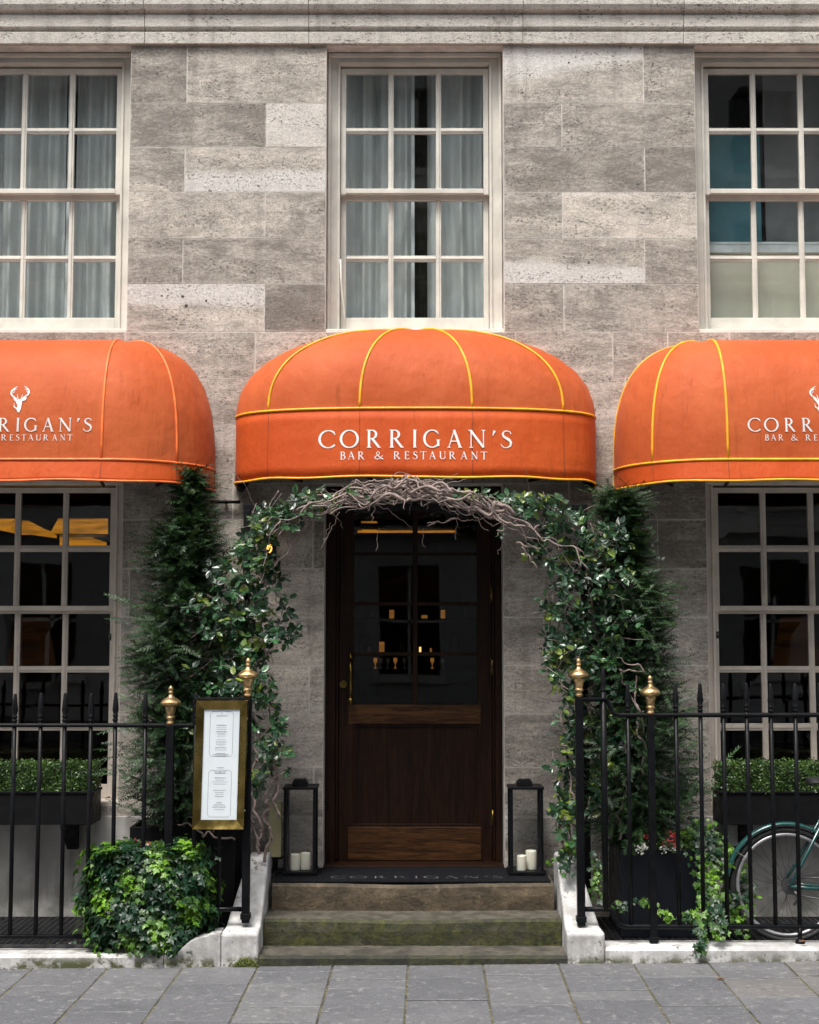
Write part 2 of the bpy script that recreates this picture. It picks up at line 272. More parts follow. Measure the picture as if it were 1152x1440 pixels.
# ------------------------------------------------------------------ mesh helpers
def org(o):
    v = Vector((0, 0, 0))
    while o is not None: v += o.location; o = o.parent
    return v
def tag(o, label=None, cat=None, group=None, kind=None):
    for k, v in (('label', label), ('category', cat), ('group', group), ('kind', kind)):
        if v: o[k] = v
    return o
def thing(name, label, cat, loc=(0, 0, 0), group=None):
    o = bpy.data.objects.new(name, None); COL.objects.link(o); o.location = loc; o.empty_display_size = .1
    return tag(o, label, cat, group)
def copy_tree(o, parent=None):
    c = o.copy(); COL.objects.link(c); c.parent = parent
    for ch in o.children: copy_tree(ch, c)
    return c
class MB:
    def __init__(s): s.v = []; s.f = []; s.a = []; s.b = []; s.uv = []; s.sm = []
    def add(s, vs, fs, smooth=False):
        k = len(s.v); s.v += [tuple(p) for p in vs]; s.f += [tuple(i + k for i in f) for f in fs]; s.sm += [smooth] * len(fs); return s
    def box(s, x0, x1, y0, y1, z0, z1):
        if x0 > x1: x0, x1 = x1, x0
        vs = [(x0, y0, z0), (x1, y0, z0), (x1, y1, z0), (x0, y1, z0), (x0, y0, z1), (x1, y0, z1), (x1, y1, z1), (x0, y1, z1)]
        return s.add(vs, [(0, 3, 2, 1), (4, 5, 6, 7), (0, 1, 5, 4), (1, 2, 6, 5), (2, 3, 7, 6), (3, 0, 4, 7)])
    def tube(s, pts, r, n=8, cap=True, smooth=True):
        pts = [Vector(p) for p in pts]; m = len(pts)
        rr = r if isinstance(r, (list, tuple)) else [r] * m
        T = [(pts[min(i + 1, m - 1)] - pts[max(i - 1, 0)]).normalized() for i in range(m)]
        up = Vector((0, 0, 1)) if abs(T[0].z) < .9 else Vector((1, 0, 0)); N = T[0].cross(up).normalized(); k = len(s.v)
        for i in range(m):
            N = (N - T[i] * N.dot(T[i])); N = N.normalized() if N.length > 1e-6 else T[i].orthogonal().normalized(); B = T[i].cross(N)
            for j in range(n):
                a = 2 * PI * j / n; s.v.append(tuple(pts[i] + (N * math.cos(a) + B * math.sin(a)) * rr[i]))
        for i in range(m - 1):
            for j in range(n):
                j2 = (j + 1) % n; s.f.append((k + i * n + j, k + i * n + j2, k + (i + 1) * n + j2, k + (i + 1) * n + j)); s.sm.append(smooth)
        if cap:
            s.f.append(tuple(k + j for j in range(n))[::-1]); s.f.append(tuple(k + (m - 1) * n + j for j in range(n))); s.sm += [False, False]
        return s
    def lathe(s, prof, c=(0, 0, 0), n=20, smooth=True):
        k = len(s.v)
        for r, z in prof:
            for j in range(n):
                a = 2 * PI * j / n; s.v.append((c[0] + r * math.cos(a), c[1] + r * math.sin(a), c[2] + z))
        for i in range(len(prof) - 1):
            for j in range(n):
                j2 = (j + 1) % n; s.f.append((k + i * n + j, k + i * n + j2, k + (i + 1) * n + j2, k + (i + 1) * n + j)); s.sm.append(smooth)
        s.f.append(tuple(k + j for j in range(n))[::-1]); s.f.append(tuple(k + (len(prof) - 1) * n + j for j in range(n))); s.sm += [False, False]
        return s
    def prism(s, poly, ax, a0, a1):
        # poly in the plane of the two other axes, extruded along ax between a0 and a1
        def P(p, a): return (a, p[0], p[1]) if ax == 'x' else ((p[0], a, p[1]) if ax == 'y' else (p[0], p[1], a))
        n = len(poly); vs = [P(p, a0) for p in poly] + [P(p, a1) for p in poly]
        fs = [tuple(range(n)), tuple(range(n, 2 * n))[::-1]] + [(i, i + n, (i + 1) % n + n, (i + 1) % n) for i in range(n)]
        return s.add(vs, fs)
    def strip(s, pts, ws, off=0.0):
        # flat ribbon in xz-plane; pts (x,z), ws full widths, all at y=off
        k = len(s.v); m = len(pts)
        for i in range(m):
            a = pts[max(i - 1, 0)]; b = pts[min(i + 1, m - 1)]; d = Vector((b[0] - a[0], b[1] - a[1])); d = d.normalized() if d.length > 1e-9 else Vector((1, 0)); q = Vector((-d.y, d.x)) * ws[i] / 2
            s.v.append((pts[i][0] + q.x, off, pts[i][1] + q.y)); s.v.append((pts[i][0] - q.x, off, pts[i][1] - q.y))
        for i in range(m - 1): s.f.append((k + 2 * i, k + 2 * i + 1, k + 2 * i + 3, k + 2 * i + 2)); s.sm.append(False)
        return s
    def build(s, name, mat, parent=None, bevel=0, origin=None, solid=0, seg=2):
        o3 = org(parent) if parent is not None else Vector(origin or (0, 0, 0))
        me = bpy.data.meshes.new(name); me.from_pydata([(p[0] - o3.x, p[1] - o3.y, p[2] - o3.z) for p in s.v], [], s.f)
        me.polygons.foreach_set('use_smooth', s.sm)
        me.materials.append(mat if not isinstance(mat, str) else M[mat])
        o = bpy.data.objects.new(name, me); COL.objects.link(o)
        if parent is not None: o.parent = parent
        else: o.location = o3
        # consistent outward normals
        import bmesh
        bm = bmesh.new(); bm.from_mesh(me); bmesh.ops.recalc_face_normals(bm, faces=bm.faces); bm.to_mesh(me); bm.free()
        if solid:
            d = o.modifiers.new('solid', 'SOLIDIFY'); d.thickness = solid; d.offset = -1
        if bevel:
            b = o.modifiers.new('bevel', 'BEVEL'); b.width = bevel; b.segments = seg; b.limit_method = 'ANGLE'; b.angle_limit = math.radians(40)
        return o
def attr_from_faces(o, name, vals):   # one RGB(A) value per face -> corner colours
    me = o.data; ca = me.color_attributes.new(name, 'FLOAT_COLOR', 'CORNER'); buf = np.ones((len(me.loops), 4), dtype=np.float32)
    for p in me.polygons: buf[p.loop_start:p.loop_start + p.loop_total, :3] = vals[p.index]
    ca.data.foreach_set('color', buf.ravel())

# ---- leaves in bulk (numpy)
LEAF = (np.array([(0, 0, 0), (.5, 0, -.05), (1, 0, .0), (.24, .25, .03), (.66, .26, .03), (.24, -.25, .03), (.66, -.26, .03)]),
        [(0, 1, 4, 3), (1, 2, 4), (0, 5, 6, 1), (1, 6, 2)])
_h = [(0, 0, 0), (-.08, .30, -.02), (.18, .27, .02), (.40, .52, -.03), (.58, .20, .03), (1, 0, -.06), (.58, -.20, .03), (.40, -.52, -.03), (.18, -.27, .02), (-.08, -.30, -.02), (.36, 0, .04)]
IVY = (np.array(_h), [(10, i, (i + 1) % 10) for i in range(10)])
OVAL = (np.array([(0, 0, 0), (.5, .33, .05), (1, 0, -.04), (.5, -.33, .05)]), [(0, 3, 2), (0, 2, 1)])
def needle_spray(pairs=8, seed=1):
    R = np.random.RandomState(seed); v = [(0, .008, 0), (0, -.008, 0), (1, -.004, 0), (1, .004, 0)]; f = [(0, 1, 2, 3)]
    for i in range(pairs):
        x = .06 + .92 * i / pairs; L = .19 * (1 - .35 * (x ** 2)) * (.85 + .3 * R.rand())
        for sg in (1, -1):
            a = math.radians(52 - 14 * x + R.uniform(-8, 8)); dz = R.uniform(-.05, .05)
            d = np.array((math.cos(a), sg * math.sin(a))); q = np.array((-d[1], d[0])) * .032; b = np.array((x, 0)); t = b + d * L; k = len(v)
            v += [(b[0] + q[0], b[1] + q[1], 0), (b[0] - q[0], b[1] - q[1], 0), (t[0], t[1], dz)]
            f.append((k, k + 1, k + 2))
    return np.array(v), f
SPRAY = needle_spray()
def foliage(name, tmpl, pos, nrm, dirv, size, col, mat, parent, smooth=False, origin=None):
    T, F_ = tmpl; N = len(pos); k = len(T)
    nrm = nrm / (np.linalg.norm(nrm, axis=1, keepdims=True) + 1e-9)
    dirv = dirv - nrm * np.sum(dirv * nrm, 1, keepdims=True); dirv = dirv / (np.linalg.norm(dirv, axis=1, keepdims=True) + 1e-9)
    side = np.cross(nrm, dirv)
    V = pos[:, None, :] + size[:, None, None] * (T[None, :, 0:1] * dirv[:, None, :] + T[None, :, 1:2] * side[:, None, :] + T[None, :, 2:3] * nrm[:, None, :])
    o3 = np.array(org(parent)) if parent is not None else np.array(origin or (0, 0, 0)); V = (V - o3).reshape(-1, 3)
    lv = np.concatenate([np.array(f) for f in F_]); tot = np.array([len(f) for f in F_])
    loops = (lv[None, :] + (np.arange(N) * k)[:, None]).ravel(); tots = np.tile(tot, N); starts = np.concatenate([[0], np.cumsum(tots)[:-1]])
    me = bpy.data.meshes.new(name); me.vertices.add(len(V)); me.vertices.foreach_set('co', V.ravel().astype(np.float32))
    me.loops.add(len(loops)); me.loops.foreach_set('vertex_index', loops.astype(np.int32))
    me.polygons.add(len(tots)); me.polygons.foreach_set('loop_start', starts.astype(np.int32)); me.polygons.foreach_set('loop_total', tots.astype(np.int32))
    me.polygons.foreach_set('use_smooth', [smooth] * len(tots)); me.update(calc_edges=True)
    ca = me.color_attributes.new('leafcol', 'FLOAT_COLOR', 'POINT'); cc = np.ones((len(V), 4), np.float32); cc[:, :3] = np.repeat(col, k, axis=0); ca.data.foreach_set('color', cc.ravel())
    me.materials.append(M[mat]); o = bpy.data.objects.new(name, me); COL.objects.link(o)
    if parent is not None: o.parent = parent
    else: o.location = Vector(tuple(o3))
    return o
def lerpc(a, b, t): a = np.array(a); b = np.array(b); return a[None] * (1 - t[:, None]) + b[None] * t[:, None]

def wander(p0, p1, n, amp, R, loops=1.0):
    """a contorted stem between two points: straight line plus growing sinuous noise"""
    p0 = np.array(p0, float); p1 = np.array(p1, float); L = np.linalg.norm(p1 - p0); t = np.linspace(0, 1, n); P = p0[None] + (p1 - p0)[None] * t[:, None]
    for ax, am in ((0, 1.), (1, .6), (2, 1.)):
        q = np.zeros(n)
        for fq, g in ((1.3, .6), (3.1, .5), (6.5, .30), (11, .14)):
            q += g * np.sin(2 * PI * (fq * loops * (L / .6) * t + R.rand()) + R.uniform(-1, 1) * np.sin(5 * t))
        P[:, ax] += q * amp * am * np.sin(PI * np.clip(t * 1.0 + .04, 0, 1)) ** .5
    return P

# ------------------------------------------------------------------ SETTING: ground, pavement, road
SLOPE = .0085
m = MB(); m.box(-400, 400, -400, 400, -1.6, -1.2); tag(m.build('ground', 'asphalt'), kind='structure')
m = MB(); m.box(-30, 30, -14, -5.2, -.35, -.13); tag(m.build('road', 'asphalt'), kind='structure')
m = MB(); m.box(-30, 30, -18.98, -14, -.5, -.01); tag(m.build('far_pavement', 'asphalt'), kind='structure')
def pavement():
    R = random.Random(4); m = MB(); vals = []; m2 = MB()
    X0 = XX(574, 1360, -.95); pitch = .3965; th = math.radians(.75)
    def tr(x, y): return (x + (y + .95) * math.tan(th), y)
    for i in range(-14, 14):
        xa = X0 + i * pitch + .005; xb = X0 + (i + 1) * pitch - .005
        y = -.93 - .0
        first = True
        while y > -5.1:
            L = R.choice((.18, .26, .30, .42)) * R.uniform(.9, 1.1)
            if first: L = R.uniform(.08, .4); first = False
            ya, yb = y - L + .0015, y - .0015
            dz = R.uniform(-.003, .003); vs = []
            for z in (-.06, 0):
                for (x, yy) in ((xa, ya), (xb, ya), (xb, yb), (xa, yb)):
                    a, b = tr(x, yy); vs.append((a, b, z + SLOPE * a + (dz if z == 0 else 0) + (R.uniform(-.0012, .0012) if z == 0 else 0)))
            m.add(vs, [(0, 3, 2, 1), (4, 5, 6, 7), (0, 1, 5, 4), (1, 2, 6, 5), (2, 3, 7, 6), (3, 0, 4, 7)])
            cv = (R.random(), 1. if R.random() < (.55 if xa > 1.65 else .08) else R.random() * .2, 0); vals += [cv] * 6
            y -= L
    o = m.build('pavement', 'paver', bevel=.0025, seg=1); attr_from_faces(o, 'blk', vals); tag(o, kind='structure')
    m2.add([(-6, -5.1, -.005 - .05), (6, -5.1, -.005 + .05), (6, -.8, -.005 + .05), (-6, -.8, -.005 - .05)], [(0, 1, 2, 3)])
    m2.box(-30, 30, -5.2, -5.1, -.4, -.06); m2.box(-30, -6, -5.1, 0, -.4, -.06); m2.box(6, 30, -5.1, 0, -.4, -.06)
    tag(m2.build('pavement_bed', 'joint'), kind='structure')
pavement()

# ------------------------------------------------------------------ BUILDING
B = thing('stone_building', 'pale weathered stone town building with sash windows and a dark oak door', 'building', (0, 0, 0))
WR = .13                                   # window recess
UZ0, UZ1 = ZZ(467, 0.0), ZZ(64, 0.)        # upper openings
LZ0, LZ1 = ZZ(1133, 0.), ZZ(672, 0.)
xc = [(-2.30), XX(583.5, 270, 0), 2.34]
UHW = .553; lxc = [-2.285, 2.345]; LHW = .535
DX0, DX1 = XX(455, 1000, 0), XX(709, 1000, 0); DZ0, DZ1 = .338, 2.66
openings = [(xc[0] - UHW, xc[0] + UHW, UZ0, UZ1), (xc[1] - UHW, xc[1] + UHW, UZ0, UZ1), (xc[2] - UHW, xc[2] + UHW, UZ0, UZ1),
            (lxc[0] - LHW, lxc[0] + LHW, LZ0, LZ1), (lxc[1] - LHW, lxc[1] + LHW, LZ0, LZ1), (DX0, DX1, -1, DZ1)]
def cut(r, holes):
    out = [r]
    for h in holes:
        nx = []
        for (a, b, c, d) in out:
            if h[0] >= b or h[1] <= a or h[2] >= d or h[3] <= c: nx.append((a, b, c, d)); continue
            if c < h[2]: nx.append((a, b, c, h[2]))
            if d > h[3]: nx.append((a, b, h[3], d))
            c2, d2 = max(c, h[2]), min(d, h[3])
            if a < h[0]: nx.append((a, h[0], c2, d2))
            if b > h[1]: nx.append((h[1], b, c2, d2))
        out = nx
    return [q for q in out if q[1] - q[0] > .012 and q[3] - q[2] > .012]
WX0, WX1 = -4.6, 4.6; PLZ = LZ0 - .06
def facade():
    R = random.Random(11)
    rowsy = [64, 145, 207, 270, 336, 399, 466, 531, 598, 664, 731, 800, 868, 936, 1004, 1079, 1150, 1222]
    zs = [ZZ(y, 0) for y in rowsy] + [-.3]
    spec = {}   # (row, side) -> joint px, (left tone, clean), (right tone, clean)
    L = [(263, (.15, None), (.45, None)), (375, (.12, None), (.75, (.0, .5, 1, .55))), (260, (.35, None), (.5, (.52, .56, 0, .95))), (373, (.5, None), (.35, None)), (257, (.25, None), (.25, None)), (372, (.6, (.5, .45, 1, .95)), (.0, None))]
    Rr = [(905, (.5, (.52, .9, 1, 1.)), (.25, None)), (790, (.3, None), (.3, None)), (907, (.2, None), (-.05, None)), (791, (.35, None), (.7, (.9, .5, 1, .3))), (907, (.3, (.5, .35, 0, 1.)), (.3, None)), (793, (.3, None), (.35, None))]
    m = MB(); va = []; vc = []; uvs = []
    def block(x0, x1, z0, z1, tone, cl, full):
        e = R.uniform(0, .0010); sd = R.random(); k = len(m.f)
        g = .0022
        m.box(x0 + g, x1 - g, -e, .0012, z0 + g, z1 - g)
        c = (tone, sd, cl[3] if cl else 0.); q = cl[:3] if cl else (.5, .5, 1)
        for _ in range(6): va.append(c); vc.append(q); uvs.append(full)
    for r in range(len(zs) - 1):
        z1, z0 = zs[r], zs[r + 1]
        if r < 6:
            jl = L[r]; jr = Rr[r]; py = (rowsy[r] + rowsy[r + 1]) / 2
            segs = []
            xl0, xl1 = xc[0] + UHW, xc[1] - UHW; xr0, xr1 = xc[1] + UHW, xc[2] - UHW; jx = XX(jl[0], py, 0); jy = XX(jr[0], py, 0)
            segs += [(xl0, jx, *jl[1]), (jx, xl1, *jl[2]), (xr0, jy, *jr[1]), (jy, xr1, *jr[2])]
            segs += [(WX0, xc[0] - UHW, .3, None), (xc[2] + UHW, WX1, .3, None)]
            for (a, b, tn, cl) in segs:
                a2, b2 = a, b
                for q in cut((a, b, z0, z1), openings): block(*q, tn, cl, (a, b, z0, z1))
        else:
            x = WX0 - R.random() * .5; 
            while x < WX1:
                wd = R.choice((.36, .62, .85)) * R.uniform(.92, 1.1); x2 = min(x + wd, WX1)
                if r == 6 and R.random() < .3: pass
                tn = R.uniform(.15, .55); cl = (R.uniform(.3, .7), R.uniform(.3, .7), R.choice((0, 1)), .45) if R.random() < .12 else None
                for q in cut((max(x, WX0), x2, z0, z1), openings + [(WX0, DX0 - .62, -1, PLZ), (DX1 + .62, WX1, -1, PLZ)]): block(*q, tn, cl, (x, x2, z0, z1))
                x = x2
    o = m.build('ashlar_facing', 'stone', B); attr_from_faces(o, 'blk', va); attr_from_faces(o, 'cln', vc)
    me = o.data; uv = me.uv_layers.new(name='UVMap'); buf = np.zeros((len(me.loops), 2), np.float32)
    for p in me.polygons:
        f = uvs[p.index]
        for li in range(p.loop_start, p.loop_start + p.loop_total):
            c = me.vertices[me.loops[li].vertex_index].co; buf[li] = ((c.x - f[0]) / (f[1] - f[0]), (c.z - f[2]) / (f[3] - f[2]))
    uv.data.foreach_set('uv', buf.ravel())
    mw = MB()
    for q in cut((WX0, WX1, -.6, UZ1), openings): mw.box(q[0], q[1], .0014, .34, q[2], q[3])
    mw.box(WX0, WX1, .0014, .34, UZ1, 9.0)
    mw.build('wall', 'mortar', B)
    for px, py, rr in ((228, 416, .006), (257, 417, .009), (262, 430, .011), (290, 423, .007), (236, 407, .005), (735, 130, .006), (800, 88, .007), (828, 370, .008), (745, 106, .006), (918, 90, .006), (905, 240, .005), (205, 392, .005)):
        x, z = XX(px, py, 0), ZZ(py, 0); q = MB(); q.tube([(x, .0, z), (x, -.0022, z)], [rr, rr * .8], 9); q.build('old_fixing', 'bark_d', B)
    # plinth render below the ground floor windows
    for (a, b) in ((WX0, DX0 - .62), (DX1 + .62, WX1)): mp = MB(); mp.box(a, b, -.022, .0008, -.6, PLZ); mp.build('plinth', 'plinth', B, bevel=.004)
facade()
# string course / cornice above the first-floor windows
def cornice():
    z = lambda py, Y=0: ZZ(py, Y)
    b0 = z(62, -.02); 
    prof = [(.0, b0), (-.028, b0), (-.030, z(45, -.03)), (-.012, z(43.5, -.03)), (-.012, z(41, -.03)), (-.032, z(39.5, -.03)), (-.036, z(37, -.036)), (-.036, z(21, -.036)),
            (-.026, z(20, -.036)), (-.026, z(18, -.036)), (-.060, z(14, -.06)), (-.075, z(6, -.07)), (-.075, z(-60, -.07)), (0, z(-60, 0))]
    m = MB(); va = []; R = random.Random(3); x = WX0; js = [XX(p, 35, 0) for p in (-25, 205, 435, 735, 960, 1190)]; js = [WX0] + js + [WX1]
    for a, b in zip(js[:-1], js[1:]):
        n0 = len(m.f); m.prism(prof, 'x', a + .0015, b - .0015)
        va += [(R.uniform(.15, .5), R.random(), 0)] * (len(m.f) - n0)
    o = m.build('cornice', 'cornice', B, bevel=.003); attr_from_faces(o, 'blk', va); attr_from_faces(o, 'cln', [(.5, .5, 1)] * len(va))
    m = MB(); m.box(WX0, WX1, -.9, .34, 9.0, 9.15); m.build('roof', 'reveal', B)
    m = MB(); m.box(WX0, WX1, -.071, .0, z(-60, -.07) + .01, 8.9); m.build('upper_wall', 'reveal', B)
cornice()
# dark rooms behind the windows
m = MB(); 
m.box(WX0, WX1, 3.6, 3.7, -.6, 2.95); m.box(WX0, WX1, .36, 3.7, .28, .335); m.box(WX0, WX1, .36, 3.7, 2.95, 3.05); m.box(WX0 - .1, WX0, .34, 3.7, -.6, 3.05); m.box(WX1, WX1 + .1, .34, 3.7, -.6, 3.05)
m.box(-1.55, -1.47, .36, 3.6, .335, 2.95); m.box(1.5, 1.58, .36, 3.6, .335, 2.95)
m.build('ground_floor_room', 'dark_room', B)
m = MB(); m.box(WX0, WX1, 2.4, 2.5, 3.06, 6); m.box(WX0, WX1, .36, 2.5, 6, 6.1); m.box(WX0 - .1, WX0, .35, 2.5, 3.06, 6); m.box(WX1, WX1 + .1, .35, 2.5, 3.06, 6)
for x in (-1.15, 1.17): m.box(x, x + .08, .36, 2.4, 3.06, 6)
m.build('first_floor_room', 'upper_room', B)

def window(cx, hw, z0, z1, panes_z, split, mat, glassm, pw=.269, pitch=.302, label=None):
    """frame + two sashes; panes_z list of (bottom, top) from the top row down; split = rows in the upper sash"""
    y = WR; f = MB(); jw = .062
    top = panes_z[0][1]; bot = panes_z[-1][0]
    half = pitch + pw / 2
    f.box(cx - hw + .002, cx - half - .035, y, y + .12, z0, z1 - .002); f.box(cx + half + .035, cx + hw - .002, y, y + .12, z0, z1 - .002)          # jambs
    f.box(cx - hw + .004, cx - hw + .022, y - .03, y, z0, z1 - .005); f.box(cx + hw - .022, cx + hw - .004, y - .03, y, z0, z1 - .005)                # staff beads
    f.box(cx - half - .035, cx + half + .035, y + .002, y + .12, top + .045, z1 - .002)                                                              # head
    f.box(cx - half - .05, cx + half + .05, y - .012, y, top + .048, top + .066); f.box(cx - hw + .022, cx + hw - .022, y - .03, y - .0, z1 - .03, z1 - .006)
    for sx in (-1, 1): f.box(*sorted((cx + sx * (half + .036), cx + sx * (half + .052))), y - .012, y, z0 + .03, top + .048)
    fo = f.build('window', mat, B, bevel=.004)
    if label: fo['label'] = label
    s = MB(); s.box(cx - hw + .0, cx + hw - .0, y - .12, y + .12, z0 - .03, z0 + .022); s.build('sill', mat, fo, bevel=.006)
    for k, rows in enumerate((panes_z[:split], panes_z[split:])):
        ys = y + .022 + k * .045; m = MB(); t, b = rows[0][1], rows[-1][0]
        lo = .045 if k else .038; hi = .032
        m.box(cx - half - .032, cx - half, ys, ys + .04, b - (lo if not k else max(lo, b - z0 - .03)), t + hi); m.box(cx + half, cx + half + .032, ys, ys + .04, b - (lo if not k else max(lo, b - z0 - .03)), t + hi)
        m.box(cx - half, cx + half, ys, ys + .04, t, t + hi)
        bb = b - .030 if not k else z0 + .024
        m.box(cx - half, cx + half, ys - (.0 if k else .004), ys + .04, bb, b)
        for i in range(2):
            xm = cx + (i - .5) * pitch; g = (pitch - pw) / 2
            m.box(xm - g, xm + g, ys + .006, ys + .036, b, t); m.box(xm - g * .35, xm + g * .35, ys, ys + .006, b, t)
        for i in range(len(rows) - 1):
            zb, zt = rows[i + 1][1], rows[i][0]
            for j in range(3):
                xa = cx + (j - 1) * pitch - pw / 2; m.box(xa, xa + pw, ys + .007, ys + .035, zb, zt); mz = (zb + zt) / 2; m.box(xa, xa + pw, ys + .001, ys + .007, mz - (zt - zb) * .18, mz + (zt - zb) * .18)
        so_ = m.build('sash', mat, fo, bevel=.0025)
        g = MB(); R = random.Random(int(cx * 100) + k)
        for (pb, pt) in rows:
            for j in range(3):
                xa = cx + (j - 1) * pitch - pw / 2 + .0005; yg = ys + .02
                d = [R.uniform(-.0009, .0009) for _ in range(4)]
                g.add([(xa, yg + d[0], pb), (xa + pw - .001, yg + d[1], pb), (xa + pw - .001, yg + d[2], pt), (xa, yg + d[3], pt)], [(0, 1, 2, 3)])
        go = g.build('glass', glassm, fo)
    return fo
Yg = WR + .03
uz = [(ZZ(b, Yg), ZZ(t, Yg)) for t, b in ((104, 180), (188, 266), (279, 357), (365, 445))]
for i, lab in enumerate(('first floor sash window at the left edge', 'first floor sash window above the door awning with net curtains', 'first floor sash window at the right with a beige screen and added reflection panels')):
    window(xc[i], UHW, UZ0, UZ1, uz, 2, 'frame', 'glass', label=lab)
lz = [(ZZ(b, Yg), ZZ(t, Yg)) for t, b in ((693, 767), (776, 852), (863, 937), (946, 1018), (1028, 1104))]
for i, lab in enumerate(('ground floor sash window under the left awning', 'ground floor sash window under the right awning')):
    window(lxc[i], LHW, LZ0, LZ1, lz, 2, 'frame_low', 'glass_dark', pw=.262, pitch=.297, label=lab)
for px, py, wi in ((155, 896, 0), (1009, 893, 1)):
    f_ = [o for o in B.children if o.name.startswith('window')][3 + wi]; x, z = XX(px, py, WR), ZZ(py, WR); m = MB(); m.box(x - .008, x + .008, WR - .006, WR - .0, z - .022, z + .022); m.lathe([(.006, -.012), (.008, 0), (.006, .012)], (x, WR - .010, z), 8); m.build('catch', 'steel', f_)
# the sash cord hanging loose at the left of the middle window
x, z = XX(478, 400, WR), ZZ(400, WR); m = MB(); m.tube([(XX(479, 365, WR), WR - .008, ZZ(365, WR)), (XX(480, 400, WR), WR - .01, z), (XX(484, 440, WR), WR - .012, ZZ(440, WR)), (XX(485.5, 461, WR), WR - .012, ZZ(461, WR))], .006, 6); m.build('sash_cord', 'frame', [o for o in B.children if o.name.startswith('window')][1])
# ------------------------------------------------------------------ curtains and blinds
def curtain(x0, x1, z0, z1, y, seed, label, pull=0., group=None):
    R = random.Random(seed); nx, nz = 110, 14; vs = []; fs = []; ph = [R.uniform(0, 6) for _ in range(4)]; k0 = R.uniform(38, 52)
    for j in range(nz + 1):
        tz = j / nz; z = z0 + (z1 - z0) * tz
        for i in range(nx + 1):
            u = i / nx; x = x0 + (x1 - x0) * u; e = pull * math.sin(PI * min(1, (1 - tz) * 1.2)) * (u - .0)
            a = k0 * u * (x1 - x0) * 1.05; yy = y + .035 * math.sin(a + ph[0] + .5 * math.sin(3 * tz + ph[1])) + .014 * math.sin(a * 2.3 + ph[2]) + .02 * math.sin(a * .33 + ph[3])
            vs.append((x + e, yy, z))
    for j in range(nz):
        for i in range(nx): k = j * (nx + 1) + i; fs.append((k, k + 1, k + nx + 2, k + nx + 1))
    m = MB(); m.add(vs, fs, True); o = m.build('net_curtain', 'curtain', origin=((x0 + x1) / 2, y, z0), solid=.0015); return tag(o, label, 'curtain', group)
cz0, cz1 = UZ0 + .03, UZ1 + .1
curtain(xc[0] - .5, xc[0] + .08, cz0, cz1, .36, 1, 'grey net curtain at the left side of the upper left window', group='net curtains behind the upper windows')
curtain(xc[0] + .135, xc[0] + .52, cz0, cz1, .36, 2, 'grey net curtain in the right half of the upper left window', group='net curtains behind the upper windows')
curtain(xc[1] - .52, XX(583, 270, .36), cz0, cz1, .36, 3, 'grey net curtain left of the dark gap in the upper middle window', group='net curtains behind the upper windows')
curtain(XX(601, 270, .37), xc[1] + .52, cz0, cz1, .37, 4, 'grey net curtain right of the dark gap in the upper middle window', pull=-.02, group='net curtains behind the upper windows')
M['olive'] = simple('olive_curtain', (.17, .165, .125), .9, .2)
o_ = curtain(XX(578, 270, .62), XX(612, 270, .62), cz0, cz1, .62, 6, 'dark olive curtain in the gap of the upper middle window'); o_.name = 'olive_curtain'; o_.data.materials[0] = M['olive']
def screen(name, x0, x1, z0, z1, y, mat, label, cat):
    m = MB(); nx = 24
    for i in range(nx):
        a = x0 + (x1 - x0) * i / nx; b = x0 + (x1 - x0) * (i + 1) / nx
    m.box(x0, x1, y, y + .012, z0, z1); m.tube([(x0, y + .006, z1 + .008), (x1, y + .006, z1 + .008)], .011); tag(m.build(name, mat, origin=((x0 + x1) / 2, y, z0)), label, cat)
Ys = .32
screen('roller_blind', xc[2] - .5, xc[2] + .5, UZ0 + .0, ZZ(358, Ys), Ys, 'blind', 'beige screen across the bottom of the upper right window', 'blind')
screen('blind_rail', xc[2] - .5, xc[2] + .5, ZZ(356, Ys), ZZ(345, Ys), Ys - .02, 'whitebar', 'white rail along the top of the beige screen in the upper right window', 'rail')
screen('teal_reflection_panel', xc[2] - .5, XX(1070, 270, .45), UZ0, ZZ(185, .45), .45, 'teal_reflection', 'added teal panel imitating a reflection in the left panes of the upper right window', 'screen')
screen('grey_reflection_panel', XX(1076, 270, .5), xc[2] + .5, UZ0, ZZ(110, .5), .5, 'grey_reflection', 'added dark grey panel imitating a reflection in the right panes of the upper right window', 'screen')
# curtain pole upright seen in the middle window (white edge by the gap)
m = MB(); xg = XX(582, 270, .42); m.box(xg - .016, xg + .004, .29, .305, cz0 - .02, cz1); tag(m.build('mullion_post', 'whitebar', origin=(xg, .38, cz0)), 'pale upright post beside the dark curtain gap of the upper middle window', 'post')
m = MB(); xg = xc[0] + .105; m.box(xg - .010, xg + .012, .29, .305, cz0 - .02, cz1); tag(m.build('mullion_post', 'whitebar', origin=(xg, .38, cz0)), 'pale upright post between the curtains of the upper left window', 'post')

